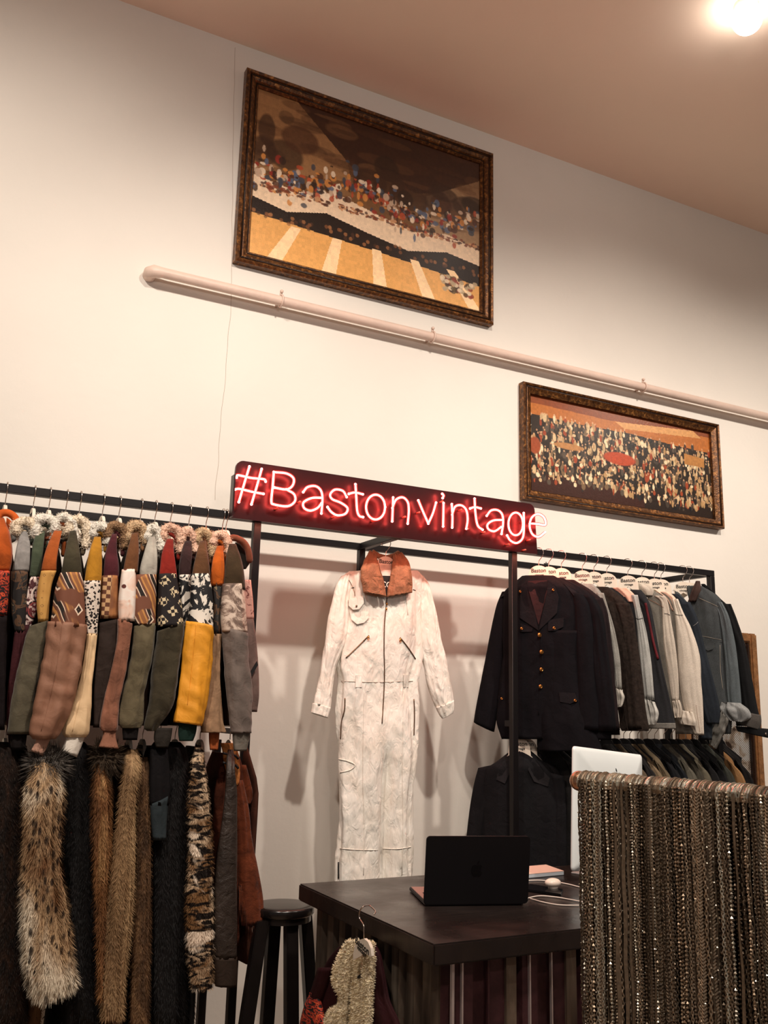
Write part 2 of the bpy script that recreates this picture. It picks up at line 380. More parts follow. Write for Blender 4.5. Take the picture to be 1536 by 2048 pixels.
# ================================================================== ROOM
def struct(o): o['kind'] = 'structure'; return o
WY = 3.64; CZ = 4.49
b = MB(); b.box((-4, WY, -.05), (9, WY+.15, CZ+.1)); struct(b.build('wall_back', M['wall']))
b = MB(); b.box((-4, -3.5, CZ), (9, WY, CZ+.1)); struct(b.build('ceiling', M['ceiling']))
b = MB(); b.box((-4, -3.5, -.1), (9, WY, 0)); struct(b.build('floor', M['floor']))
b = MB(); b.box((-4, WY-.015, 0), (9, WY, .09)); struct(b.build('baseboard_back', M['pipe']))
# fine crack running down the plaster
pts = [ony(x, y, WY-.0005) for x, y in ((470, 95), (466, 300), (463, 560), (461, 620), (456, 680), (452, 740), (446, 800), (441, 850), (437, 900), (434, 950), (430, 1000))]
pts = [Vector(q)+Vector((noise.noise(Vector((0, 0, q[2]*9)))*.006, 0, 0)) for q in spline([tuple(p) for p in pts], 8)]
b = MB(); b.tube(pts, .0009, 4); struct(b.build('trim_1', paint('crack', (176, 160, 148), .9)))

# ceiling downlight
t_ = thing('ceiling_lamp', 'round glowing ceiling lamp set in the top right corner of the ceiling', 'lamp', (2.86, 2.36, CZ))
b = MB(); b.ball((2.90, 2.34, CZ-.075), .062, n=32, m=16); b.build('lamp_globe', M['lamp'], t_, True)
b = MB(); b.tube([(2.90, 2.34, CZ), (2.90, 2.34, CZ-.02)], .05, 24); b.build('lamp_base', M['lamprim'], t_, True)

# heating pipe along the wall
pr = thing('wall_pipe', 'pale painted pipe running along the wall under the largest painting', 'pipe', (0.75, WY-.05, 2.74))
pz = lambda q: ony(q[0], q[1], WY-.062)
A = pz((306, 541)); B = pz((1536, 834)); d = (B-A); d.z = 0; z0 = A.z
E_ = A+(B-A)*1.8; E_.z = z0+(B.z-A.z)*1.8
b = MB(); b.tube([Vector((A.x-.0, WY+.01, A.z)), Vector((A.x-.006, WY-.038, A.z)), Vector((A.x+.006, WY-.058, A.z)), Vector((A.x+.04, WY-.062, A.z+(E_.z-A.z)*.01)), E_], [.027, .027, .027, .022, .022], 16); b.build('pipe', M['pipe'], pr, True)
for (px, py) in ((562, 603), (865, 686), (1287, 778)):
    c = pz((px, py)); tt = (c.x-A.x)/(E_.x-A.x); c.z = A.z+(E_.z-A.z)*tt
    b = MB(); b.tube([c+Vector((0, .026*math.cos(a), .026*math.sin(a))) for a in [i*math.pi/10 for i in range(20)]], .0045, 6, True)
    b.box((c.x-.005, c.y, c.z+.022), (c.x+.005, c.y+.006, c.z+.05)); b.box((c.x-.004, c.y+.02, c.z-.006), (c.x+.004, WY, c.z+.006)); b.ball((c.x, c.y-.004, c.z+.044), .008)
    b.build('pipe_clip', M['pipe'], pr, True)

# ================================================================== PAINTINGS
def painter(W, H): return np.zeros((H, W, 3))
def poly(img, pts, c, soft=0):
    H, W, _ = img.shape; yy, xx = np.mgrid[0:H, 0:W]; X = (xx+.5)/W; Y = (yy+.5)/H; ins = np.zeros((H, W), bool); n = len(pts)
    for i in range(n):
        x1, y1 = pts[i]; x2, y2 = pts[(i+1) % n]
        if y1 == y2: continue
        cnd = ((y1 > Y) != (y2 > Y)) & (X < (x2-x1)*(Y-y1)/(y2-y1)+x1); ins ^= cnd
    img[ins] = np.array(lin(c))
def blob(img, cx, cy, rx, ry, c, al=1.):
    H, W, _ = img.shape; x0, x1 = max(0, int((cx-rx)*W)), min(W, int((cx+rx)*W)+2); y0, y1 = max(0, int((cy-ry)*H)), min(H, int((cy+ry)*H)+2)
    if x1 <= x0 or y1 <= y0: return
    yy, xx = np.mgrid[y0:y1, x0:x1]; d = (((xx+.5)/W-cx)/rx)**2+(((yy+.5)/H-cy)/ry)**2
    m = np.clip((1.1-d)*3, 0, 1)[..., None]*al; img[y0:y1, x0:x1] = img[y0:y1, x0:x1]*(1-m)+np.array(lin(c))*m
def speckle(img, amt, seed):
    r = np.random.RandomState(seed); H, W, _ = img.shape
    n = r.rand(H//4+2, W//4+2); n = np.kron(n, np.ones((4, 4)))[:H, :W]; n = .6*n+.4*r.rand(H, W); img *= (1+amt*(n-.5))[..., None]
def framed(name, label, corners_px, fw, img, y0=WY-.045):
    TLp, TRp, BRp, BLp = [ony(x, y, y0) for x, y in corners_px]
    x0 = (TLp.x+BLp.x)/2; x1 = (TRp.x+BRp.x)/2; z1 = (TLp.z+TRp.z)/2; z0 = (BLp.z+BRp.z)/2
    root = thing(name, label, 'painting', ((x0+x1)/2, WY, z0))
    # moulding profile (inward distance, height off the wall)
    prof = [(0, .0), (0, .040), (.008, .048), (.018, .044), (.022, .036), (.034, .040), (.046, .034), (.052, .026), (.062, .028), (fw, .018), (fw, .0)]
    prof = [(a*fw/.07 if a < fw else fw, h) for a, h in prof]
    V = []; F = []
    for (a, h) in prof:
        for (sx, sz) in ((0, 0), (1, 0), (1, 1), (0, 1)):
            V.append(((x0+a) if sx == 0 else (x1-a), WY-h, (z0+a) if sz == 0 else (z1-a)))
    for i in range(len(prof)-1):
        for k in range(4): F.append((i*4+k, i*4+(k+1) % 4, (i+1)*4+(k+1) % 4, (i+1)*4+k))
    o = mobj('frame', V, F, M['gilt'], root, False); bm = bmesh.new(); bm.from_mesh(o.data); bmesh.ops.recalc_face_normals(bm, faces=bm.faces); bm.to_mesh(o.data); bm.free()
    for a, h, r in ((.026*fw/.07, .037, .0045), (.056*fw/.07, .026, .0035)):
        b = MB(); zz = WY-h
        b.tube([(x0+a, zz, z0+a), (x1-a, zz, z0+a)], r, 6); b.tube([(x1-a, zz, z0+a), (x1-a, zz, z1-a)], r, 6); b.tube([(x1-a, zz, z1-a), (x0+a, zz, z1-a)], r, 6); b.tube([(x0+a, zz, z1-a), (x0+a, zz, z0+a)], r, 6)
        b.build('dark_bead', M['giltdark'], root, True)
    H, W, _ = img.shape; X0, X1, Z0, Z1 = x0+fw-.002, x1-fw+.002, z0+fw-.002, z1-fw+.002
    V = [(X0+(X1-X0)*i/W, WY-.012, Z1-(Z1-Z0)*j/H) for j in range(H+1) for i in range(W+1)]
    F = [(j*(W+1)+i, (j+1)*(W+1)+i, (j+1)*(W+1)+i+1, j*(W+1)+i+1) for j in range(H) for i in range(W)]
    o = mobj('canvas', V, F, M['vcol'], root, False); ca = o.data.color_attributes.new('Col', 'FLOAT_COLOR', 'CORNER')
    c = np.repeat(img.reshape(-1, 3), 4, axis=0); c = np.concatenate([c, np.ones((len(c), 1))], 1); ca.data.foreach_set('color', c.astype(np.float32).ravel())
    return root
rr = random.Random(3)
# large canvas: plain stand-in in the same ochres, browns and cream
im = painter(330, 230)
im[:, :] = lin((112, 78, 48))
poly(im, [(0, 0), (.34, 0), (.40, .40), (0, .5)], (150, 110, 72)); poly(im, [(.16, 0), (1, 0), (1, .2), (.7, .34), (.4, .3)], (58, 34, 22)); poly(im, [(.74, .34), (1, .12), (1, .6), (.74, .6)], (156, 124, 90))
for k in range(60): x = rr.random(); y = rr.random()*.5; blob(im, x, y, .03+rr.random()*.08, .01+rr.random()*.04, rr.choice([(70, 42, 26), (120, 84, 54), (90, 58, 36), (150, 112, 74), (52, 32, 22)]), .45)
for k in range(16): x = rr.random(); blob(im, x, .34+rr.uniform(-.12, .08), .03+rr.random()*.05, .05+rr.random()*.06, rr.choice([(58, 36, 24), (74, 44, 28), (46, 30, 20)]), .8)
poly(im, [(0, .53), (.18, .56), (.34, .50), (.5, .55), (.68, .60), (.84, .55), (1, .60), (1, .70), (.84, .67), (.66, .73), (.48, .69), (.3, .64), (.14, .70), (0, .66)], (224, 198, 168)); poly(im, [(0, .66), (.14, .70), (.3, .64), (.48, .69), (.66, .73), (.84, .67), (1, .70), (1, .84), (.6, .80), (0, .76)], (32, 22, 17)); poly(im, [(0, .755), (.6, .795), (1, .835), (1, 1), (0, 1)], (214, 158, 90))
for k in range(5): poly(im, [(.16+.17*k, .78), (.20+.17*k, .78), (.13+.22*k, 1), (.07+.22*k, 1)], (238, 204, 158))
for k in range(420): x = rr.random(); blob(im, x, .47+rr.gauss(0, .055)+.04*math.sin(x*11), .004+rr.random()*.012, .006+rr.random()*.022, rr.choice([(140, 44, 34), (86, 98, 120), (196, 130, 66), (60, 66, 76), (190, 164, 140), (50, 34, 26), (170, 74, 44), (226, 206, 180), (80, 46, 30)]), .9)
for k in range(160): x = rr.random(); blob(im, x, .575+rr.uniform(-.015, .02), .004+rr.random()*.01, .004+rr.random()*.007, rr.choice([(120, 60, 36), (190, 140, 100), (80, 50, 40)]), .9)
for k in range(60): blob(im, rr.random(), .75+rr.uniform(-.03, .02), .008, .012, rr.choice([(120, 76, 46), (70, 44, 30), (150, 100, 62)]), .7)
for k in range(70): blob(im, .9+rr.uniform(-.08, .09), .87+rr.uniform(-.05, .05), .012, .014, rr.choice([(130, 50, 36), (90, 70, 40), (170, 150, 120), (60, 40, 26), (210, 190, 160)]), .9)
speckle(im, .28, 1); im = im*1.2
framed('framed_painting', 'large gilt framed painting in ochre and brown hung highest on the wall above the pipe', ((498, 133), (988, 307), (988, 648), (468, 520)), .068, im)
im2 = painter(400, 180); im2[:, :] = lin((40, 28, 22))
poly(im2, [(0, 0), (1, 0), (1, .26), (.55, .2), (0, .22)], (176, 104, 46)); poly(im2, [(0, 0), (1, 0), (1, .06), (.4, .1), (0, .08)], (130, 66, 34)); poly(im2, [(.45, .1), (.9, .02), (.95, .09), (.5, .16)], (206, 150, 92)); poly(im2, [(0, .78), (.6, .84), (.6, 1), (0, 1)], (58, 30, 22)); poly(im2, [(0, .2), (1, .24), (1, .8), (0, .8)], (44, 34, 26))
for k in range(900):
    x = rr.random(); y = .2+.68*rr.random()+(x > .55)*rr.random()*.08
    c = rr.choice([(206, 180, 138), (176, 140, 96), (120, 96, 70), (66, 56, 48), (28, 24, 24), (150, 66, 36), (228, 208, 170), (84, 72, 60), (40, 36, 34), (190, 160, 120)])
    blob(im2, x, y, .004+rr.random()*.007, .015+rr.random()*.035, c); blob(im2, x, y-.035, .004, .011, (206, 160, 120), .8)
blob(im2, .47, .5, .09, .07, (176, 68, 34)); blob(im2, .2, .47, .08, .035, (176, 124, 74)); poly(im2, [(.84, .3), (.96, .32), (.96, .42), (.84, .42)], (176, 122, 66)); blob(im2, .03, .52, .03, .09, (150, 70, 36))
speckle(im2, .35, 2)
framed('framed_painting', 'smaller gilt framed painting full of crowded cream and brown dabs under the pipe', ((1046, 762), (1440, 848), (1449, 1057), (1052, 998)), .052, im2)

# ================================================================== RACK
RZ = 2.2; RF = 3.224; RB = 3.544; rk = .014
rack = thing('clothes_rack', 'long black steel clothes rack spanning the wall behind the counter', 'clothes rack', (1.7, 3.38, 0))
def bar(name, a, b_, par=rack, k=rk, m='blackmetal'):
    a = Vector(a); b_ = Vector(b_); mb = MB(); mb.box((min(a.x, b_.x)-k, min(a.y, b_.y)-k, min(a.z, b_.z)-k), (max(a.x, b_.x)+k, max(a.y, b_.y)+k, max(a.z, b_.z)+k)); return mb.build(name, M[m], par, bevel=.0015, seg=1)
zt = RZ-rk; XR = 3.467
bar('front_rail', (-1.2, RF, zt), (XR, RF, zt)); bar('back_rail', (-1.2, RB, zt), (XR, RB, zt))
bar('depth_beam', (XR, RF+.028, zt), (XR, RB-.028, zt)); bar('depth_beam', (1.73, RF+.028, zt), (1.73, RB-.028, zt))
for x, y in ((1.137, RF), (2.298, RF), (XR, RF), (1.137, RB), (1.73, RB), (XR, RB)):
    if (x, y) in ((1.137, RB), (2.298, RB)): bar('post', (x, y, rk), (x, y, 1.36))
    else: bar('post', (x, y, rk), (x, y, zt-.028))
def rod(name, a, b_, r): mb = MB(); mb.tube([a, b_], r, 14); return mb.build(name, M['chrome'], rack, True)
LY = RF+.05; LZ = 1.457
lowR = rod('lower_rail', (2.34, LY, LZ), (XR-.015, LY, LZ), .0125)
fx = ony(1043, 1450, LY).x; mb = MB(); mb.box((2.292, RF+.0145, LZ-.012), (2.304, LY+.006, LZ+.012)); mb.box((2.304, LY-.006, LZ-.012), (fx, LY+.006, LZ+.012)); mb.build('rail_bracket', M['blackmetal'], rack)
mb = MB(); mb.tube([(fx, LY, LZ), (fx+.010, LY, LZ)], .028, 20); mb.tube([(fx+.010, LY, LZ), (fx+.024, LY, LZ)], .018, 20); mb.build('rail_flange', M['chrome'], rack, True)
LZL = 1.44; LYL = 3.24
rod('lower_rail', (-1.2, LYL, LZL), (1.137, LYL, LZL), .0125)
bar('cross_beam', (1.137, RF+.028, LZL-.03), (1.137, RB, LZL-.03), k=.01)
# small black ribbon knot on the back rail
c = ony(1092, 1130, RB); kb = MB()
for i in range(7):
    a = i*math.pi*2/7; kb.tube([c, c+Vector((math.cos(a)*.018, -.006, math.sin(a)*.014))], [.005, .002], 6)
kb.ball(c, .008); tag(kb.build('ribbon_knot', M['ink'], None, True), 'small black ribbon knot tied on the back rail behind the first pale hangers', 'ribbon')

# ================================================================== NEON SIGN
sx0, sx1, sz0, sz1 = 1.022, 2.405, 2.172, 2.392; SYP = 3.192
sign = thing('neon_sign', 'glowing red neon lettering sign on a dark plate fixed to the front rack rail', 'neon sign', (1.7, SYP, sz0))
R_ = .03; prof = [(sx0, sz0), (sx1, sz0)]+[(sx1-.012-R_+R_*math.sin(a), sz1-R_+R_*math.cos(a)) for a in [math.pi/2-i*math.pi/16 for i in range(9)]]+[(sx0+.012+R_-R_*math.sin(a), sz1-R_+R_*math.cos(a)) for a in [i*math.pi/16 for i in range(9)]]
b = MB(); b.slab([(x, SYP, z) for x, z in prof], (0, .012, 0)); b.build('back_plate', M['plate'], sign)
b = MB(); b.box((sx0-.004, SYP-.035, sz0+.0), (sx0+.002, SYP, sz0+.155)); b.build('side_flange', M['plate'], sign)
GY = SYP-.030
def gp(q): return ony(440+q[0]/2.2588, 900+q[1]/2.2588, GY)
def ell(cx, cy, rx, ry, n=14, a0=0, a1=360): return [(cx+rx*math.cos(math.radians(a0+(a1-a0)*i/n)), cy+ry*math.sin(math.radians(a0+(a1-a0)*i/n))) for i in range(n+1)]
GL = [('#', [[(133, 75), (110, 150), (85, 235)], [(188, 86), (166, 165), (142, 245)], [(75, 124), (82, 114), (140, 126), (198, 132), (206, 142)], [(68, 178), (90, 176), (150, 190), (196, 198)]]),
      ('B', [[(243, 100), (300, 106), (332, 128), (328, 160), (300, 178), (246, 170)], [(300, 178), (335, 200), (338, 232), (305, 254), (245, 246), (232, 232), (238, 165), (243, 100)]]),
      ('a', [[(376, 190), (395, 168), (430, 163), (455, 182), (463, 220), (458, 286)], [(460, 216), (415, 217), (378, 236), (380, 262), (408, 274), (440, 262), (459, 240)]]),
      ('s', [[(572, 212), (555, 185), (520, 179), (498, 200), (507, 222), (545, 238), (576, 262), (566, 288), (530, 295), (503, 280), (486, 258)]]),
      ('t', [[(612, 155), (616, 220), (620, 275), (630, 298), (646, 303)], [(582, 198), (610, 192), (645, 200)]]),
      ('o', [ell(703, 258, 43, 56)]),
      ('n', [[(782, 215), (780, 270), (778, 322)], [(779, 262), (795, 225), (825, 214), (848, 235), (853, 275), (848, 332)]]),
      ('v', [[(896, 228), (918, 280), (941, 332)], [(941, 332), (962, 285), (976, 238)]]),
      ('i', [[(1010, 240), (1009, 290), (1008, 345)], [(1004, 198), (1010, 206), (1006, 217)]]),
      ('n', [[(1047, 245), (1050, 300), (1049, 350)], [(1049, 292), (1062, 256), (1090, 250), (1112, 270), (1119, 312), (1113, 355)]]),
      ('t', [[(1150, 220), (1154, 285), (1164, 340), (1186, 360)], [(1130, 264), (1152, 258), (1178, 264)]]),
      ('a', [[(1205, 297), (1225, 273), (1255, 272), (1275, 292), (1279, 330), (1272, 379)], [(1277, 316), (1236, 318), (1209, 336), (1213, 358), (1240, 367), (1270, 348)]]),
      ('g', [ell(1336, 334, 33, 51), [(1372, 285), (1373, 340), (1368, 396), (1341, 420), (1312, 409), (1297, 386)]]),
      ('e', [[(1400, 332), (1436, 334), (1470, 338), (1464, 305), (1436, 289), (1408, 306), (1399, 345), (1412, 381), (1440, 392), (1468, 372)]])]
for ch, strokes in GL:
    b = MB(); g = MB()
    for st in strokes:
        g.tube([Vector(q) for q in spline([tuple(gp(q)) for q in st], 5)], .0068, 10)
        pp = [Vector(q) for q in spline([tuple(gp(q)) for q in st], 5)]
        b.tube(pp, .0037, 8)
        for e in (pp[0], pp[-1]): b.ball(e, .0050, n=8, m=5)
    nl = b.build('neon_letter', M['neon'], sign, True); g.build('halo_sheath', M['neonhalo'], nl, True)  # outer sheath carries the imitated red halo of the letter
stud = paint('glass_stud', (196, 110, 90), .2)
for q in ((262, 262), (365, 232), (395, 232), (520, 300), (590, 195), (700, 318), (840, 300), (905, 280), (1010, 230), (1095, 268), (1125, 355), (1200, 370), (1385, 450), (1405, 405), (1310, 425), (1380, 325)):
    c = gp(q); b = MB(); b.tube([c+Vector((0, .006, 0)), c+Vector((0, .030, 0))], .004, 8); b.build('tube_support', stud, sign, True)

for gx in (1.25, 1.7, 2.15, 2.42):  # unseen area lights added under the sign to boost its red spill
    gl = bpy.data.lights.new('added_red_fill', 'AREA'); gl.shape = 'RECTANGLE'; gl.size = .38; gl.size_y = .04; gl.energy = .55; gl.color = (1, .25, .14)
    go = bpy.data.objects.new('added_red_fill_light', gl); COL.objects.link(go); go.location = (gx, SYP-.035, sz0-.006); go.rotation_euler = (math.radians(8), 0, 0)

# ================================================================== HANGERS
def text_mesh(txt, size):
    cu = bpy.data.curves.new('lettering', 'FONT'); cu.body = txt; cu.size = size; cu.align_x = 'CENTER'; cu.align_y = 'CENTER'; cu.extrude = .0003; cu.offset = size*.012
    o = bpy.data.objects.new('lettering', cu); COL.objects.link(o); dg = bpy.context.evaluated_depsgraph_get()
    me = bpy.data.meshes.new_from_object(o.evaluated_get(dg)); bpy.data.objects.remove(o); return me
tm1 = text_mesh('Baston', .024); tm2 = text_mesh('vintage', .014)
def join_meshes(name, parts):
    V = []; F = []
    for me, mat_ in parts:
        b0 = len(V); V += [mat_ @ v.co for v in me.vertices]; F += [tuple(b0+i for i in p.vertices) for p in me.polygons]
    return V, F
def make_hanger(name, label, group, board=True):
    """origin: centre of the rail it hangs on; local x = shoulder line"""
    r = thing(name, label, 'hanger', (0, 0, 0), group)
    pts = [(-.017, -.012), (-.021, .002), (-.014, .018), (0, .0225), (.014, .018), (.021, .004), (.019, -.010), (.010, -.024), (.002, -.034), (0, -.045), (0, -.068)]
    b = MB(); b.tube([Vector((q[0], 0, q[1])) for q in spline(pts, 4)], .0017, 6); b.build('hook', M['chrome'], r, True)
    zt_ = -.056
    if board:
        out = [(-.047, zt_-.070)]+[(.045*-math.cos(a)*1.0, zt_-.042+.042*math.sin(a)) for a in [i*math.pi/14 for i in range(1, 14)]]+[(.047, zt_-.070), (.085, zt_-.105), (.082, zt_-.113), (.040, zt_-.080), (.0, zt_-.052), (-.040, zt_-.080), (-.082, zt_-.113), (-.085, zt_-.105)]
        b = MB(); b.slab([(x, -.005, z) for x, z in out], (0, .010, 0)); bd = b.build('board', M['hanger'], r)
        for dx, dz, me in ((0, zt_-.022, tm1), (0.002, zt_-.041, tm2)): pass
        Rm = Matrix.Rotation(math.pi/2, 4, 'X')
        V, F = join_meshes('lettering', [(tm1, Matrix.Translation((0, -.0058, zt_-.023)) @ Rm), (tm2, Matrix.Translation((.003, -.0058, zt_-.042)) @ Rm)])
        mobj('lettering', V, F, M['ink'], bd, False)
    else:
        out = [(-.034, zt_-.028), (-.026, zt_-.010), (-.014, zt_-.002), (0, zt_), (.014, zt_-.002), (.026, zt_-.010), (.034, zt_-.028), (.10, zt_-.082), (.098, zt_-.096), (.04, zt_-.064), (0, zt_-.042), (-.04, zt_-.064), (-.098, zt_-.096), (-.10, zt_-.082)]
        b = MB(); b.slab([(x, -.005, z) for x, z in out], (0, .010, 0)); b.build('board', M['hangerblack'], r)
    return r
HG = {}
def place_hanger(kind, label, group, loc, th, first={}):
    if kind not in HG:
        HG[kind] = make_hanger('clothes_hanger', label, group, kind == 'white'); r = HG[kind]
    else:
        r = copy_tree(HG[kind])
    r['label'] = label; r['group'] = group; r.location = loc; r.rotation_euler = (0, 0, th); return r
def orient(o): pass

# ================================================================== LEFT UPPER RACK: fourteen jackets
TH0 = 0.0
PLJ = Pl((0, 3.03, 0), TH0)
def horseshoe(name, px, r, m, parent, y0=3.13, dep=.13, lumpy=0, seed=0, r2=None, sub=6):
    """collar: near side follows px, far side mirrors it in depth, joined behind the neck"""
    pl = Pl((0, y0, 0), 0); near = [pl.at(*q) for q in px]
    far = [q+Vector((-.004, dep, -.0)) for q in near]
    # start at the front end near side, go back, round the neck, come forward on far side
    path = near[::-1]+[near[0].lerp(far[0], .5)+Vector((-.015, 0, .004))]+far
    pp = [Vector(q) for q in spline([tuple(q) for q in path], sub)]
    b = MB(); rr_ = [(r*(1+.25*noise.noise(p*40+Vector((seed, 0, 0))))) if lumpy else r for p in pp]
    rr_[0] *= .5; rr_[-1] *= .5
    b.tube(pp, rr_, 12)
    if lumpy:
        for v in b.v: v += Vector((noise.noise(v*90), noise.noise(v*90+Vector((9, 0, 0))), noise.noise(v*90+Vector((0, 9, 0)))))*.006*lumpy
    o = b.build(name, m, parent, True)
    if lumpy:
        V = [v.co.copy() for v in o.data.vertices]; rnd = random.Random(seed); nv = []; nf = []; V0 = len(V); ps = list(o.data.polygons)
        for i in range(1500):
            f = rnd.choice(ps); p = V[f.vertices[0]].lerp(V[f.vertices[2 % len(f.vertices)]], rnd.random()) ; n_ = (f.normal+Vector((rnd.uniform(-.6, .6), rnd.uniform(-.6, .6), rnd.uniform(-.9, .4)))).normalized()
            s_ = n_.orthogonal().normalized()*.0012; q = V0+len(nv); nv += [p-s_, p+s_, p+n_*rnd.uniform(.004, .010)]; nf.append((q, q+1, q+2))
        mt = o.data.materials[0]; F = [tuple(f.vertices) for f in ps]; o.data = bpy.data.meshes.new(name); o.data.from_pydata([tuple(v) for v in V+nv], [], F+nf); o.data.materials.append(mt); o.data.polygons.foreach_set('use_smooth', [True]*len(o.data.polygons))
    return o
def fleece(c): 
    t = NT('shearling'); p = t.pos(); b_ = lin(c); t.bump(t.vor(p, 140), .6, .006); return t.fin(t.ramp(t.noise(p, 60, 3), [(.3, sc(b_, .75)), (.7, sc(b_, 1.1))]), .95, 0, .1)
FL = {k: fleece(v) for k, v in dict(cream=(238, 222, 198), white=(236, 230, 218), tan=(206, 176, 140), brown=(146, 116, 88), pink=(236, 196, 172)).items()}
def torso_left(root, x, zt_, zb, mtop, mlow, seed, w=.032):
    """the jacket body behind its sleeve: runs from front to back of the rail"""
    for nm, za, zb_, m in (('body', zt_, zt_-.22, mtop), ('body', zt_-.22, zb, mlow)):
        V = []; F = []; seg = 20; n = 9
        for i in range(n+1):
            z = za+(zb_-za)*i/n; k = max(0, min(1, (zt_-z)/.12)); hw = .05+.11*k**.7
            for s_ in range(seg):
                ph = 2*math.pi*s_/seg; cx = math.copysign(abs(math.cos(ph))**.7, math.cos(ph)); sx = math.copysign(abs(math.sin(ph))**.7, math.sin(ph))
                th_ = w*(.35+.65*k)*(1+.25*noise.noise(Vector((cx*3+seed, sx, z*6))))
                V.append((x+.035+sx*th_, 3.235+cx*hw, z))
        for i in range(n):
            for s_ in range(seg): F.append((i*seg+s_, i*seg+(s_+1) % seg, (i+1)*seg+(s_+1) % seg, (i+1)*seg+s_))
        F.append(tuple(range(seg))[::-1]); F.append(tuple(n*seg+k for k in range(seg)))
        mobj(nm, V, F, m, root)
c_ = cloth
dk = lambda c, k=.80: tuple(int(v*k) for v in c)
suede = lambda c: cloth(dk(c), .9, .38, 16, 700, .35, .2)
satin = lambda c: cloth(c, .55, .16, 8, 900, .3, 0, .35, .35)
bark = c_((60, 46, 38))
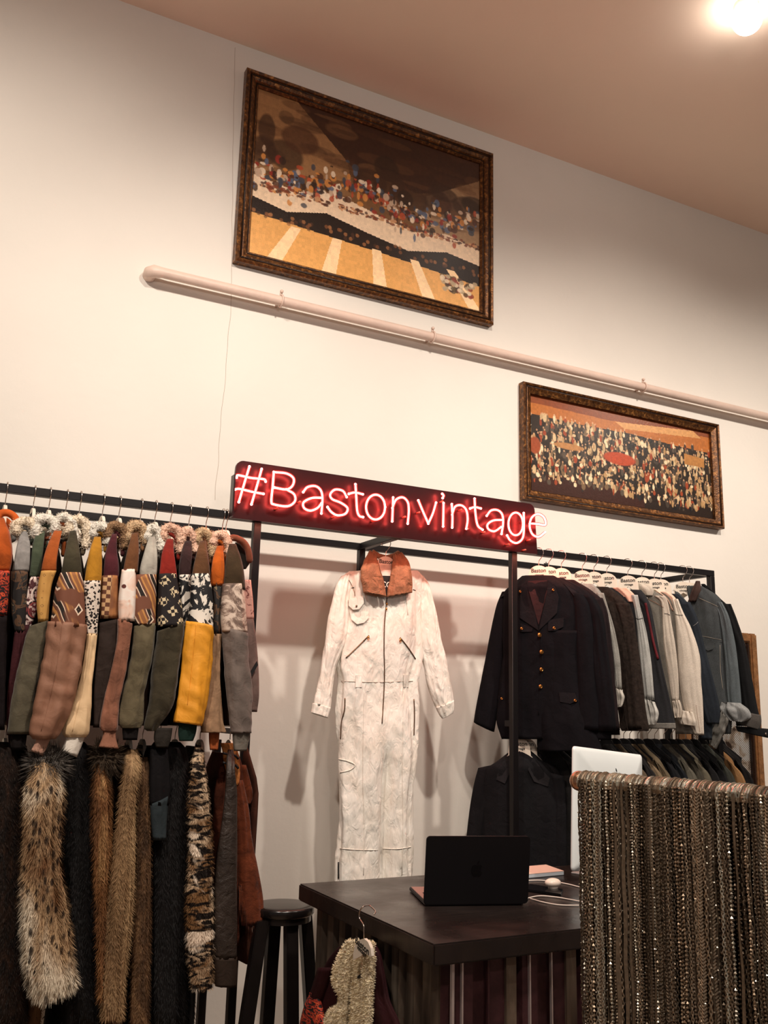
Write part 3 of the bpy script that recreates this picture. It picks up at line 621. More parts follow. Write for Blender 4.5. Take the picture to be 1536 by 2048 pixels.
J = [
 # hook px, label, collar(inner cloth, fleece, path), shoulder rows, shoulder mat, print rows, print mat, lower rows, lower mat, cuff rows, cuff mat, off
 dict(h=15, lab='orange suede jacket with red printed sleeve at the far left of the upper rack', col=(None, c_((196, 92, 40)), [(-12, 1040), (0, 1026), (16, 1024), (30, 1034), (33, 1052)]),
      sh=[(-14, 8, 1036, .09), (-25, 20, 1070, .03), (-26, 25, 1110), (-26, 20, 1143)], shm=suede((206, 96, 36)), pr=[(-26, 20, 1143), (-26, 18, 1190), (-26, 14, 1232)], prm=P_red(), lo=[(-26, 14, 1232), (-26, 12, 1340), (-26, 8, 1460)], lom=c_((26, 20, 22)), cu=None, off=-.02),
 dict(h=71, lab='grey wool jacket with cream shearling collar right of the orange suede one', col=('cream', c_((120, 118, 114)), [(32, 1066), (32, 1050), (44, 1043), (60, 1044), (71, 1060), (74, 1078)]),
      sh=[(42, 54, 1063, .07), (34, 60, 1088, .02), (28, 60, 1120), (24, 58, 1143)], shm=c_((138, 136, 134), .95, .3, 40), pr=[(22, 56, 1143), (22, 54, 1180), (24, 52, 1230), (30, 49, 1265)], prm=P_dark(), lo=[(30, 49, 1262), (22, 46, 1320), (14, 40, 1400), (12, 40, 1470)], lom=c_((64, 30, 34)), cu=[(16, 38, 1468), (18, 36, 1500)], cum=c_((40, 24, 26)), off=.03),
 dict(h=102, lab='green suede jacket with red medallion print sleeve, beside the grey wool jacket', col=('white', suede((84, 94, 78)), [(70, 1070), (72, 1046), (86, 1036), (102, 1040), (110, 1058), (110, 1082)]),
      sh=[(76, 90, 1062, .07), (66, 88, 1085, .02), (61, 84, 1125), (58, 79, 1156)], shm=suede((84, 96, 76)), pr=[(60, 79, 1154), (52, 76, 1190), (46, 73, 1225), (48, 62, 1255)], prm=P_paisley(), lo=[(46, 66, 1250), (40, 60, 1340), (34, 60, 1470)], lom=c_((58, 28, 32)), cu=None, off=.035),
 dict(h=136, lab='rust suede jacket with gold motif sleeve and long grey green forearm', col=('white', suede((196, 102, 52)), [(108, 1062), (110, 1044), (124, 1034), (140, 1040), (148, 1062), (146, 1090)]),
      sh=[(108, 124, 1062, .07), (94, 118, 1092, .02), (86, 114, 1120), (82, 113, 1142)], shm=suede((196, 100, 46)), pr=[(82, 113, 1142), (76, 104, 1170), (73, 100, 1205), (76, 97, 1244)], prm=P_gold(), lo=[(60, 1252, 96, 1241, 0), (48, 93, 1280), (34, 82, 1340), (22, 72, 1410), (14, 60, 1468)], lom=suede((112, 104, 86)), cu=[(18, 55, 1466), (22, 50, 1500)], cum=c_((24, 20, 20)), off=.0),
 dict(h=163, lab='olive suede jacket with wide brown tribal print sleeve and pinkish rib cuff', col=('cream', suede((120, 106, 84)), [(138, 1064), (140, 1046), (156, 1038), (170, 1046), (174, 1068), (170, 1098)]),
      sh=[(140, 152, 1062, .07), (132, 158, 1095, .02), (126, 162, 1125), (122, 164, 1152)], shm=suede((78, 72, 54)), pr=[(121, 164, 1146), (110, 167, 1180), (104, 170, 1220), (99, 171, 1254)], prm=P_geo(), lo=[(97, 1243, 171, 1250, 0), (88, 168, 1300), (78, 158, 1360), (66, 140, 1420), (58, 122, 1462), (66, 110, 1478)], lom=satin((150, 108, 86)), cu=[(70, 104, 1462), (72, 100, 1480), (61, 1502, 86, 1512, 0)], cum=c_((196, 152, 132), .8, .15), off=-.035, seam=1),
 dict(h=209, lab='mustard jacket with black and white animal print sleeve and white rib cuff', col=('white', suede((206, 146, 50)), [(184, 1070), (184, 1060), (196, 1052), (210, 1056), (217, 1072), (216, 1092)]),
      sh=[(188, 202, 1074, .07), (178, 204, 1105, .02), (172, 204, 1140), (168, 202, 1172)], shm=suede((206, 144, 44)), pr=[(167, 201, 1162), (168, 200, 1200), (171, 196, 1245), (174, 195, 1270)], prm=P_leop(), lo=[(173, 194, 1268), (168, 190, 1310), (156, 184, 1370), (138, 183, 1420), (124, 179, 1462), (130, 172, 1474)], lom=satin((224, 192, 150)), cu=[(133, 172, 1462), (130, 168, 1480), (122, 1502, 154, 1515, 0)], cum=c_((240, 232, 220), .8, .1), off=-.015, seam=1),
 dict(h=242, lab='burgundy suede jacket with brown stepped print sleeve, beside the mustard shoulder', col=('brown', suede((104, 52, 58)), [(216, 1072), (216, 1058), (230, 1050), (245, 1058), (250, 1078), (250, 1100)]),
      sh=[(224, 234, 1068, .07), (212, 234, 1100, .02), (208, 238, 1130), (205, 238, 1158)], shm=suede((92, 40, 48)), pr=[(202, 237, 1152), (200, 237, 1190), (200, 236, 1238)], prm=P_checker(), lo=[(198, 1246, 236, 1238, 0), (192, 236, 1310), (188, 222, 1380), (186, 212, 1455)], lom=c_((52, 42, 38)), cu=None, off=.005),
 dict(h=285, lab='brown suede jacket with white floral sleeve and rose brown cuff', col=('tan', suede((176, 128, 88)), [(256, 1078), (256, 1062), (266, 1050), (280, 1052), (289, 1068), (290, 1090)]),
      sh=[(264, 276, 1066, .07), (256, 278, 1095, .02), (250, 277, 1122), (246, 275, 1145)], shm=suede((132, 86, 54)), pr=[(244, 271, 1139), (240, 272, 1170), (237, 271, 1205), (238, 269, 1243)], prm=P_floral(), lo=[(236, 1238, 265, 1248, 0), (234, 262, 1280), (222, 252, 1340), (208, 240, 1400), (200, 236, 1448), (204, 234, 1462)], lom=suede((172, 116, 92)), cu=[(208, 232, 1458), (204, 232, 1476), (196, 1494, 238, 1498, 0)], cum=c_((150, 104, 84), .85, .15), off=-.02),
 dict(h=314, lab='pale grey suede jacket with gold and brown print sleeve and olive forearm', col=('white', suede((196, 190, 178)), [(292, 1078), (294, 1064), (303, 1056), (314, 1062), (320, 1082), (322, 1106)]),
      sh=[(298, 310, 1074, .07), (288, 314, 1105, .02), (280, 314, 1135), (279, 312, 1156)], shm=suede((206, 200, 188)), pr=[(270, 312, 1150), (266, 312, 1190), (264, 311, 1230), (266, 311, 1250)], prm=P_geo(), lo=[(268, 1252, 311, 1246, 0), (264, 308, 1300), (254, 296, 1350), (244, 287, 1390), (237, 285, 1440), (242, 280, 1456)], lom=suede((122, 110, 86)), cu=[(244, 278, 1452), (246, 274, 1480)], cum=c_((26, 22, 22)), off=-.01),
 dict(h=345, lab='red suede jacket with black and cream stepped block print sleeve', col=('pink', suede((170, 56, 44)), [(326, 1078), (326, 1062), (340, 1054), (356, 1062), (362, 1084), (362, 1108)]),
      sh=[(334, 346, 1078, .07), (324, 348, 1105, .02), (320, 352, 1135), (318, 354, 1156)], shm=suede((160, 46, 36)), pr=[(318, 352, 1148), (317, 358, 1185), (316, 364, 1220), (315, 367, 1254)], prm=P_step(), lo=[(315, 1262, 367, 1244, 0), (312, 364, 1290), (304, 355, 1350), (296, 345, 1410), (288, 318, 1452), (294, 312, 1462)], lom=suede((78, 70, 54)), cu=[(310, 345, 1456), (308, 342, 1478), (312, 336, 1495)], cum=c_((44, 40, 36)), off=-.025),
 dict(h=382, lab='dark plum jacket with black and white brush print sleeve, left of the yellow forearm', col=('pink', suede((86, 52, 50)), [(362, 1086), (364, 1070), (374, 1062), (384, 1068), (390, 1086), (390, 1108)]),
      sh=[(370, 382, 1082, .07), (362, 384, 1108, .02), (358, 382, 1135), (358, 382, 1156)], shm=suede((66, 44, 44)), pr=[(358, 384, 1150), (358, 384, 1190), (362, 384, 1236), (366, 384, 1262)], prm=P_bw(22, .5), lo=[(364, 384, 1260), (360, 384, 1330), (350, 380, 1440)], lom=c_((30, 26, 26)), cu=None, off=.01),
 dict(h=416, lab='rust brown jacket with bold black and white print and bright mustard yellow forearm', col=('tan', suede((140, 92, 62)), [(394, 1084), (396, 1070), (406, 1062), (417, 1070), (424, 1090), (426, 1116)]),
      sh=[(400, 412, 1082, .07), (392, 416, 1110, .02), (386, 420, 1140), (384, 420, 1166)], shm=suede((116, 78, 50)), pr=[(382, 418, 1148), (382, 425, 1190), (378, 426, 1225), (374, 426, 1256)], prm=P_bw(20, .49), lo=[(372, 1242, 426, 1254, 0), (366, 424, 1290), (360, 418, 1350), (352, 412, 1410), (347, 1444, 404, 1452, 0)], lom=satin((232, 158, 44)), cu=[(357, 395, 1442), (356, 392, 1465), (358, 386, 1482)], cum=c_((26, 46, 40), .8, .2), off=-.04, seam=1),
 dict(h=449, lab='bright orange suede jacket with brown corduroy forearm and rust cuff', col=('pink', suede((226, 116, 44)), [(424, 1088), (426, 1074), (438, 1068), (450, 1074), (456, 1090), (458, 1112)]),
      sh=[(434, 446, 1092, .07), (426, 448, 1115, .02), (422, 450, 1142), (420, 448, 1172)], shm=suede((216, 104, 32)), pr=[(424, 444, 1158), (426, 444, 1200), (426, 440, 1272)], prm=P_dark(), lo=[(425, 444, 1268), (420, 440, 1330), (412, 442, 1390), (403, 446, 1440), (402, 452, 1465)], lom=c_((146, 116, 90), .95, .2, 60), cu=[(418, 440, 1456), (418, 438, 1480), (420, 436, 1500)], cum=c_((150, 78, 42)), off=-.01),
 dict(h=456, lab='dark olive jacket with faded sketch print nearest the neon sign post', col=(None, suede((150, 84, 62)), [(456, 1084), (458, 1076), (470, 1074), (486, 1082), (496, 1098), (500, 1124)]),
      sh=[(458, 472, 1088, .07), (452, 482, 1115, .02), (450, 488, 1145), (448, 491, 1180)], shm=suede((78, 60, 42)), pr=[(446, 486, 1168), (443, 490, 1200), (441, 492, 1240), (443, 494, 1264)], prm=P_face(), lo=[(444, 1256, 494, 1268, 0), (446, 496, 1320), (452, 502, 1380), (458, 503, 1430), (461, 503, 1466)], lom=suede((136, 122, 114)), cu=[(466, 500, 1460), (466, 498, 1480), (468, 493, 1502)], cum=c_((112, 106, 98), .9, .3), off=-.03),
]
for i, j in enumerate(J):
    hp = onz(j['h'], 1000 + .118*j['h']-30, RZ); hx = hp.x
    hp = ony(j['h'], 972+.1196*j['h'], RF-.014); hx = hp.x
    root = thing('bomber_jacket' if i not in (0,) else 'suede_jacket', j['lab'], 'jacket', (hx, RF, RZ-.1), 'patchwork jackets on the upper left rack')
    pl = Pl((0, 3.03, 0), 0); of = j['off']
    k = dict(off=of, seed=i+1, seg=26)
    tube('shoulder_panel', pl, j['sh'], j['shm'], root, ratio=.55, fold=.10, wrk=.02, **k)
    tube('printed_panel', pl, j['pr'], j['prm'], root, ratio=.75, fold=.12, wrk=.02, **k)
    tube('lower_sleeve', pl, j['lo'], j['lom'], root, ratio=.75, fold=.2, wrk=.09, fz=7, sub=8, **k)
    if j['cu']: tube('cuff', pl, j['cu'], j['cum'], root, ratio=.5, fold=.10, **k)
    fl, inner, path = j['col']
    if fl: horseshoe('fleece_collar', path, .0145, FL[fl], root, 3.12, .15, .7, i)
    horseshoe('collar', [(x-(5 if fl else 0), y+(13 if fl else 2)) for x, y in path], .0075 if fl else .012, inner, root, 3.125, .13)
    xs = (j['sh'][2][0]+j['sh'][2][1])/2
    tx = pl.at(xs, 1130).x
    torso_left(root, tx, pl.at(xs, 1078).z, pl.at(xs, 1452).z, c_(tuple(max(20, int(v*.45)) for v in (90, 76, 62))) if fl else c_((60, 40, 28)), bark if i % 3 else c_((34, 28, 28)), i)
    if j.get('seam'):
        mid = [((a[0]*.62+a[1]*.38) if len(a) < 5 else a[0]*.62+a[2]*.38, (a[2] if len(a) < 5 else (a[1]+a[3])/2)) for a in j['lo'][:-1]]
        sb = MB(); me = [ch for ch in root.children if ch.name.startswith('lower_sleeve')][0]; bv = BVHTree.FromPolygons([v.co for v in me.data.vertices], [p.vertices for p in me.data.polygons])
        pp = [surf(bv, q[0], q[1], .0004) for q in spline(mid, 8)]; pp = [q for q in pp if q]
        if len(pp) > 4: sb.tube(pp, .0011, 5); sb.build('seam', j['lom'], root, True)
    place_hanger('white', 'pale hanger holding the %s' % j['lab'].split(',')[0].split(' right of')[0].split(' at the')[0].split(' nearest')[0].replace(' and ', ', '), 'pale hangers on the upper left rack', (hx, RF, RZ-rk), -math.pi/2+.0)
# front flap and second sleeve of the last jacket
lj = [o for o in bpy.data.objects if o.get('label') == J[-1]['lab']][0]
tube('front_panel', Pl((0, 3.12, 0), 0), [(480, 502, 1160), (486, 506, 1200), (490, 508, 1240)], P_pink(), lj, ratio=.4)
tube('sleeve', Pl((0, 3.12, 0), 0), [(486, 507, 1238), (490, 513, 1290), (494, 517, 1340), (496, 518, 1390), (500, 514, 1424)], suede((148, 122, 114)), lj, ratio=.6)
b = MB(); b.slab([Pl((0, 3.085, 0), 0).at(*q) for q in ((497, 1350), (514, 1322), (516, 1330), (500, 1358))], (0, .003, 0)); b.build('zip_pocket', M['ink'], lj)
tube('hood_flap', Pl((0, 3.16, 0), 0), [(470, 480, 1085), (474, 496, 1105), (478, 501, 1122), (484, 492, 1138)], c_((44, 38, 34)), lj, ratio=.5)

# ================================================================== LEFT LOWER RACK: furs and suedes
plF = Pl((0, 3.03, 0), 0)
def fur_coat(lab, rows, m, nh=5000, hl=.018, off=0, ratio=.6, hook=None, name='fur_coat', cat='fur coat', fold=.12, seed=1, extra=None, tmax=.055, collar=None):
    xm = sum(norm_rows(rows)[0][0:3:2])/2; P = plF.at(xm, rows[0][-1] if len(rows[0]) == 3 else 1500)
    root = thing(name, lab, cat, (P.x, LYL, P.z), 'furs and suedes on the lower left rack')
    y0_ = norm_rows(rows)[0][1]; w0 = (rows[0][1]-rows[0][0])/2
    if y0_ > 1490: rows = [(xm-w0*.55, xm+w0*.6, max(1484, y0_-46), .05), (xm-w0*.9, xm+w0*.9, max(1494, y0_-24), .02)]+list(rows)
    if nh: furry('sleeve', plF, rows, m, root, nh=nh, hl=hl, seed=seed, ratio=ratio, off=off, fold=fold, seg=26, tmax=tmax)
    else: tube('sleeve', plF, rows, m, root, ratio=ratio, off=off, fold=fold, seed=seed)
    return root
blackfur = furmat([(.3, (9, 8, 9)), (.7, (26, 23, 24))])
def coat_body(root, x, w, m, nh, zt_=1.36, zb=.35, hl=.012, seed=3, yy=3.26):
    """coat body seen edge-on behind the sleeve"""
    sv = [c_.data for c_ in root.children if c_.name.startswith('sleeve')][0].vertices; zs = [v.co for v in sv if v.co.z > zt_-.55]; x = sum(v.x for v in zs)/len(zs)+.03
    V = []; F = []; seg = 18; n = 14
    for i in range(n+1):
        z = zt_+(zb-zt_)*i/n; k = min(1, (zt_-z)/.12); hw = .06+.13*k
        for s_ in range(seg):
            ph = 2*math.pi*s_/seg; cx = math.copysign(abs(math.cos(ph))**.7, math.cos(ph)); sx = math.copysign(abs(math.sin(ph))**.7, math.sin(ph))
            V.append(Vector((x+sx*w*(.5+.5*k)*(1+.3*noise.noise(Vector((cx*3+seed, sx, z*6)))), yy+cx*hw, z)))
    for i in range(n):
        for s_ in range(seg): F.append((i*seg+s_, i*seg+(s_+1) % seg, (i+1)*seg+(s_+1) % seg, (i+1)*seg+s_))
    rnd = random.Random(seed); nv = []; nf = []
    for q in range(nh):
        f = F[rnd.randrange(len(F))]; p = V[f[0]].lerp(V[f[2]], rnd.random()); nr = (V[f[1]]-V[f[0]]).cross(V[f[3]]-V[f[0]]).normalized()
        dd = (nr*.5+Vector((rnd.uniform(-.3, .3), -.1, -.8))).normalized()*hl; s_ = Vector((.0012, 0, 0)); a = len(V)+len(nv); nv += [p-s_, p+s_, p+dd+nr*.003]; nf.append((a, a+1, a+2))
    F += [tuple(range(seg))[::-1], tuple(n*seg+k for k in range(seg))]
    mobj('body', V+nv, F+nf, m, root)
FC = []
r = fur_coat('dark brown curly fur coat at the far left of the lower left rack', [(-20, 30, 1500), (-26, 44, 1560), (-28, 50, 1700), (-28, 52, 1850), (-28, 56, 2060)], furmat([(.35, (16, 11, 9)), (.6, (44, 28, 19)), (.8, (78, 54, 38))], 60), 7000, .012, .03, seed=2); coat_body(r, -.02, .05, blackfur, 500); FC.append((r, 10))
r = fur_coat('tawny and cream spotted fur coat with dark flecks on the lower left rack', [(64, 118, 1548), (50, 126, 1575), (49, 124, 1620), (49, 119, 1680), (46, 122, 1740), (44, 134, 1810), (46, 142, 1870), (50, 148, 1925), (58, 154, 1960), (72, 1998, 150, 1972, 0)], spotfur([(.34, (124, 84, 52)), (.48, (206, 172, 132)), (.6, (250, 236, 212))], (44, 30, 24), 56, .42, .42), 15000, .022, -.05, seed=5, tmax=.045)
furry('fur_collar', plF, [(66, 122, 1502, .0), (60, 132, 1525, -.03), (64, 124, 1556, -.03)], furmat([(.3, (60, 56, 54)), (.6, (110, 104, 98)), (.8, (170, 160, 148))], 30), r, nh=1800, hl=.035, seed=8, ratio=.5, down=.2)
coat_body(r, .30, .035, furmat([(.3, (70, 48, 30)), (.7, (120, 88, 58))]), 800, seed=9); FC.append((r, 95))
r = fur_coat('glossy black fur coat between the spotted fur and the fox brown fur', [(128, 180, 1510), (124, 188, 1560), (126, 192, 1700), (136, 196, 1850), (146, 200, 2060)], blackfur, 5000, .014, .05, seed=6); coat_body(r, .44, .04, blackfur, 600); FC.append((r, 150))
r = fur_coat('fox brown fur coat with a narrow hanging sleeve beside the black fur', [(192, 208, 1540), (186, 219, 1575), (186, 220, 1640), (188, 220, 1700), (190, 216, 1760), (193, 212, 1820), (196, 210, 1900), (197, 206, 2000)], furmat([(.3, (72, 44, 26)), (.55, (140, 94, 56)), (.75, (196, 154, 104))], 18), 7000, .018, -.02, seed=7); 
furry('fur_collar', plF, [(190, 236, 1492, .02), (188, 238, 1516, -.01), (196, 226, 1548, .0)], furmat([(.35, (40, 32, 26)), (.6, (96, 80, 64)), (.8, (150, 132, 108))], 20), r, nh=2500, hl=.028, seed=12, ratio=.5, down=.3); coat_body(r, .56, .03, furmat([(.3, (50, 34, 22)), (.7, (110, 80, 52))]), 800); FC.append((r, 205))
r = fur_coat('long tan muskrat fur coat with pale sheen in the middle of the lower rack', [(246, 282, 1545), (240, 274, 1580), (234, 270, 1640), (224, 270, 1710), (214, 268, 1780), (208, 262, 1860), (202, 252, 1950), (202, 248, 2038)], furmat([(.3, (84, 62, 42)), (.5, (148, 116, 82)), (.68, (196, 164, 122))], 14, .5, .15), 9000, .013, -.015, seed=11); coat_body(r, .69, .03, furmat([(.3, (50, 34, 22)), (.7, (100, 72, 48))]), 800); FC.append((r, 258))
r = fur_coat('plain brown fur coat right of the long tan muskrat coat', [(276, 300, 1560), (272, 302, 1650), (272, 302, 1750), (266, 302, 1850), (262, 300, 1950), (260, 298, 2060)], furmat([(.3, (56, 38, 24)), (.55, (100, 72, 48)), (.75, (140, 106, 72))], 26), 6000, .011, .015, seed=13); coat_body(r, .78, .03, blackfur, 600); FC.append((r, 285))
r = fur_coat('black wool jacket with a slate blue cuff among the furs', [(300, 336, 1510), (298, 340, 1560), (298, 338, 1610)], c_((22, 20, 22)), 0, off=.0, name='wool_jacket', cat='jacket', seed=14)
tube('cuff', plF, [(300, 1608, 338, 1590, 0), (302, 334, 1640), (306, 332, 1680)], c_((48, 56, 60)), r, ratio=.5, off=-.005); coat_body(r, .86, .03, M['black'], 0); FC.append((r, 318))
r = fur_coat('long black fur coat filling the middle right of the lower left rack', [(312, 372, 1500), (306, 380, 1560), (304, 378, 1700), (304, 376, 1850), (302, 374, 2060)], blackfur, 7000, .016, .05, seed=15); coat_body(r, .93, .04, blackfur, 600); FC.append((r, 350))
catm = NT('patchwork_cat_fur'); p = catm.pos(scale=(1, .5, 1.0)); f1 = catm.noise(catm.pos(scale=(.6, .5, 1)), 9, 3, .8); sp_ = catm.noise(catm.pos(scale=(.6, .4, 1.7)), 40, 3, 1.0)
cc = catm.mix(catm.ramp(sp_, [(.44, 0.), (.54, 1.)]), lin((28, 20, 16)), catm.ramp(catm.noise(p, 15), [(.4, lin((132, 96, 62))), (.6, lin((206, 180, 150)))])); cc = catm.mix(catm.ramp(f1, [(.56, 0.), (.6, 1.)]), cc, lin((232, 214, 194)))
r = fur_coat('black and white patched cat-like fur sleeve coat near the right end of the furs', [(384, 410, 1540), (378, 416, 1590), (378, 422, 1650), (378, 424, 1710), (374, 424, 1770), (374, 426, 1830), (376, 426, 1900), (384, 424, 1975)], catm.fin(cc, .8, 0, .2), 9000, .013, -.03, seed=17); coat_body(r, 1.0, .02, blackfur, 600); FC.append((r, 400))
r = fur_coat('dark leather coat with a grey forearm and banded cuff beside the fringed suede', [(452, 470, 1545), (450, 474, 1585), (444, 474, 1640), (434, 474, 1720), (428, 474, 1800), (426, 474, 1870), (428, 474, 1915)], cloth((50, 41, 36), .5, .35, 16, 300, .5, 0, .4, .7), 0, off=-.03, name='leather_coat', cat='coat', seed=19)
tube('cuff', plF, [(427, 475, 1913), (428, 475, 1945), (430, 473, 1972)], cloth((50, 40, 34), .6, .3), r, ratio=.55, off=-.03); coat_body(r, 1.04, .012, c_((70, 36, 22)), 0, 1.34, .62); FC.append((r, 460))
r = thing('suede_jacket', 'rust suede fringed jacket at the right end of the lower left rack', 'jacket', (1.09, LYL, 1.3), 'furs and suedes on the lower left rack')
rust = cloth((96, 46, 26), .9, .5, 20, 500, .5, .2)
plR = Pl((0, 3.10, 0), 0)
tube('body', plR, [(446, 474, 1500), (436, 486, 1540), (428, 492, 1600), (424, 494, 1700), (420, 482, 1800), (424, 480, 1890)], cloth((72, 36, 24), .9, .5, 20, 500, .5), r, ratio=.5, fold=.14)
tube('sleeve', plR, [(462, 486, 1560), (468, 498, 1620), (472, 504, 1680), (474, 516, 1740), (478, 526, 1800), (482, 527, 1850)], rust, r, ratio=.5, fold=.15, off=-.02)
tube('collar', plR, [(440, 466, 1486), (444, 474, 1500), (446, 478, 1520), (452, 480, 1545), (462, 478, 1570)], cloth((176, 112, 62), .8, .6, 50, 400, .6), r, ratio=.5, fold=.2, off=-.03)
for yy in (1508, 1527):
    b = MB(); pp = [plR.at(x, y, -.062) for x, y in ((446, yy-2), (458, yy+1), (470, yy+3), (477, yy+10))]; b.tube([Vector(q) for q in spline([tuple(q) for q in pp], 4)], .004, 6); b.build('strap', M['ink'], r, True)
tube('elbow_patch', plR, [(480, 492, 1530), (484, 500, 1560), (486, 506, 1590), (490, 501, 1608)], rust, r, ratio=.4, off=-.005)
b = MB(); rn = random.Random(5)
for i in range(46):
    x = 478+i*1.06; y0_ = 1770+i*1.6+rn.uniform(-8, 8); ll = rn.uniform(45, 75); a = plR.at(x, y0_, -.035); e = plR.at(x+rn.uniform(-2, 2), min(y0_+ll, 1905), -.035)
    b.tube([a, a.lerp(e, .5)+Vector((rn.uniform(-.002, .002), 0, 0)), e], [.0014, .0014, .0006], 5)
b.build('fringe', rust, r, True)
coat_body(r, 1.085, .016, cloth((60, 32, 22)), 0, 1.36, .68); FC.append((r, 470))
nm_ = ['curly dark brown fur', 'spotted fur', 'glossy black fur', 'fox brown fur', 'long tan fur', 'plain brown fur', 'black wool jacket', 'long black fur', 'patched fur', 'dark leather coat', 'fringed suede jacket']
for (rt, px), n_ in zip(FC, nm_):
    xx = ony(px, 1478, LYL).x; place_hanger('white', 'pale hanger under the upper jackets holding the %s' % n_, 'hangers on the lower left rack', (xx, LYL, LZL), -math.pi/2)

# ================================================================== JUMPSUIT
SY = 3.37; plS = Pl((0, SY, 0), 0)
suit = thing('jumpsuit', 'long white one-piece ski suit with brown collar hanging in the middle bay', 'jumpsuit', (1.86, SY, 2.0))
t = NT('white_nylon'); p = t.pos(); f = t.noise(p, 9, 4, .8)
h = t.math('ADD', t.math('MULTIPLY', t.noise(t.pos(scale=(1, 1, .3), rot=(0, .25, 0)), 18, 2, .9), 1.0), t.math('MULTIPLY', t.noise(t.pos(scale=(1, 1, .5), rot=(0, -.7, 0)), 34, 3, 1.2), .45)); t.bump(h, .62, .022)
WN = t.fin(t.ramp(f, [(.3, lin((226, 218, 206))), (.7, lin((244, 240, 232)))]), .5, 0, .35)
BC = cloth((150, 104, 76), .75, .35, 22, 500, .5, 0, .3, 1.2)
kw = dict(fz=4, sub=7, seg=56)
tor = tube('body', plS, [(700, 830, 1143), (690, 840, 1156), (690, 842, 1190), (690, 842, 1240), (678, 842, 1300), (676, 838, 1335), (681, 829, 1366), (680, 831, 1400), (679, 832, 1440), (679, 831, 1500), (677, 826, 1580), (677, 824, 1660), (675, 825, 1720), (673, 825, 1790), (672, 825, 1860)], WN, suit, ratio=.5, tmax=.05, fold=.17, wrk=.03, seed=31, p=2.6, split=(1452, 1560), **{**kw, 'seg': 96})
def sl(rowsL, sd, nm='sleeve', m=WN, off=-.01, **kk): return tube(nm, plS, rowsL, m, suit, ratio=.55, tmax=.045, fold=.13, wrk=.05, seed=sd, off=off, **{**kw, **kk})
sl([(682, 1152, 704, 1146, 0), (672, 1172, 702, 1176, 0), (664, 698, 1205), (656, 698, 1240), (650, 692, 1285), (645, 1310, 676, 1322, 0), (640, 1345, 668, 1352, 0), (632, 1380, 663, 1390, 0), (626, 1408, 660, 1418, 0)], 35)
sl([(626, 1406, 661, 1416, 0), (623, 1420, 657, 1430, 0), (622, 1425, 655, 1436, 0)], 36, 'cuff', off=-.012)
sl([(826, 1146, 846, 1152, 0), (830, 1178, 858, 1172, 0), (834, 868, 1210), (834, 876, 1250), (834, 882, 1285), (846, 1322, 889, 1308, 0), (853, 1360, 896, 1345, 0), (862, 1392, 903, 1380, 0), (872, 1416, 906, 1402, 0)], 37)
sl([(871, 1414, 906, 1400, 0), (879, 1430, 906, 1418, 0), (884, 1437, 905, 1425, 0)], 38, 'cuff', off=-.012)
# brown collar wings
plC = Pl((0, SY-.072, 0), 0)
tube('collar', plC, [(738, 1100, 752, 1110, .03), (724, 1128, 757, 1130, .01), (721, 1150, 762, 1152, 0), (725, 1172, 767, 1172, 0), (728, 1186, 771, 1194, 0)], BC, suit, ratio=.45, fold=.25, wrk=.14, seed=41, sub=6)
tube('collar', plC, [(786, 1108, 802, 1104, .03), (786, 1132, 814, 1122, .01), (782, 1156, 822, 1148, 0), (778, 1174, 823, 1168, 0), (775, 1194, 822, 1186, 0)], BC, suit, ratio=.45, fold=.25, wrk=.14, seed=42, sub=6)
b = MB(); b.tube([plC.at(*q, .055) for q in ((744, 1104), (757, 1112), (772, 1116), (788, 1112), (798, 1106))], .012, 10); b.build('collar_back', BC, suit, True)
# lining and neck label
b = MB(); b.slab([plC.at(*q, .03) for q in ((750, 1130), (790, 1130), (786, 1170), (772, 1200), (758, 1165))], (0, .004, 0)); b.build('lining', cloth((206, 190, 176)), suit)
lb = [plC.at(*q, .006) for q in ((758, 1151), (785, 1152), (783, 1168), (772, 1192), (762, 1170))]
b = MB(); b.slab(lb, (0, .003, 0)); lbl = b.build('neck_label', M['ink'], suit)
tmL = text_mesh('CO', .034); cpos = plC.at(773, 1170, .004); V = [Matrix.Translation(cpos) @ Matrix.Rotation(math.pi/2, 4, 'X') @ v.co for v in tmL.vertices]; mobj('label_lettering', V, [tuple(p.vertices) for p in tmL.polygons], M['cord'], suit, False)
bvS = BVHTree.FromPolygons(sum([[v.co for v in o.data.vertices] for o in ()], []), []) if False else None
def bvh_of(root, names):
    V = []; F = []
    for o in root.children:
        if any(o.name.startswith(n) for n in names):
            b0 = len(V); V += [v.co.copy() for v in o.data.vertices]; F += [tuple(b0+i for i in p.vertices) for p in o.data.polygons]
    return BVHTree.FromPolygons(V, F)
bvS = bvh_of(suit, ['body', 'sleeve'])
def line_on(bv, px, r, name, m, root, sub=6, off=.0015, n=6):
    pp = [surf(bv, q[0], q[1], off) for q in spline(px, sub)]; pp = [q for q in pp if q is not None]
    if len(pp) < 2: return None
    b = MB(); b.tube(pp, r, n); return b.build(name, m, root, True)
def patch_on(bv, px, thick, name, m, root, off=.001, n=4):
    pts = [surf(bv, *q, off) for q in px]; pts = [q for q in pts if q is not None]
    if len(pts) < 3: return None
    d = -(ray(*px[0]).normalized())*thick; b = MB(); b.slab(pts, d); return b.build(name, m, root, bevel=min(.0015, thick*.3))
line_on(bvS, [(774, 1196), (772, 1215), (769, 1250), (768, 1300), (769, 1350), (767, 1400), (764, 1447)], .0024, 'front_zip', M['zip'], suit)
for q in ((774, 1208), (773, 1218)):
    c = surf(bvS, *q, .006); b = MB(); b.ball(c, .004, (1, .6, 1.5)); b.build('zip_pull', M['gold'], suit, True)
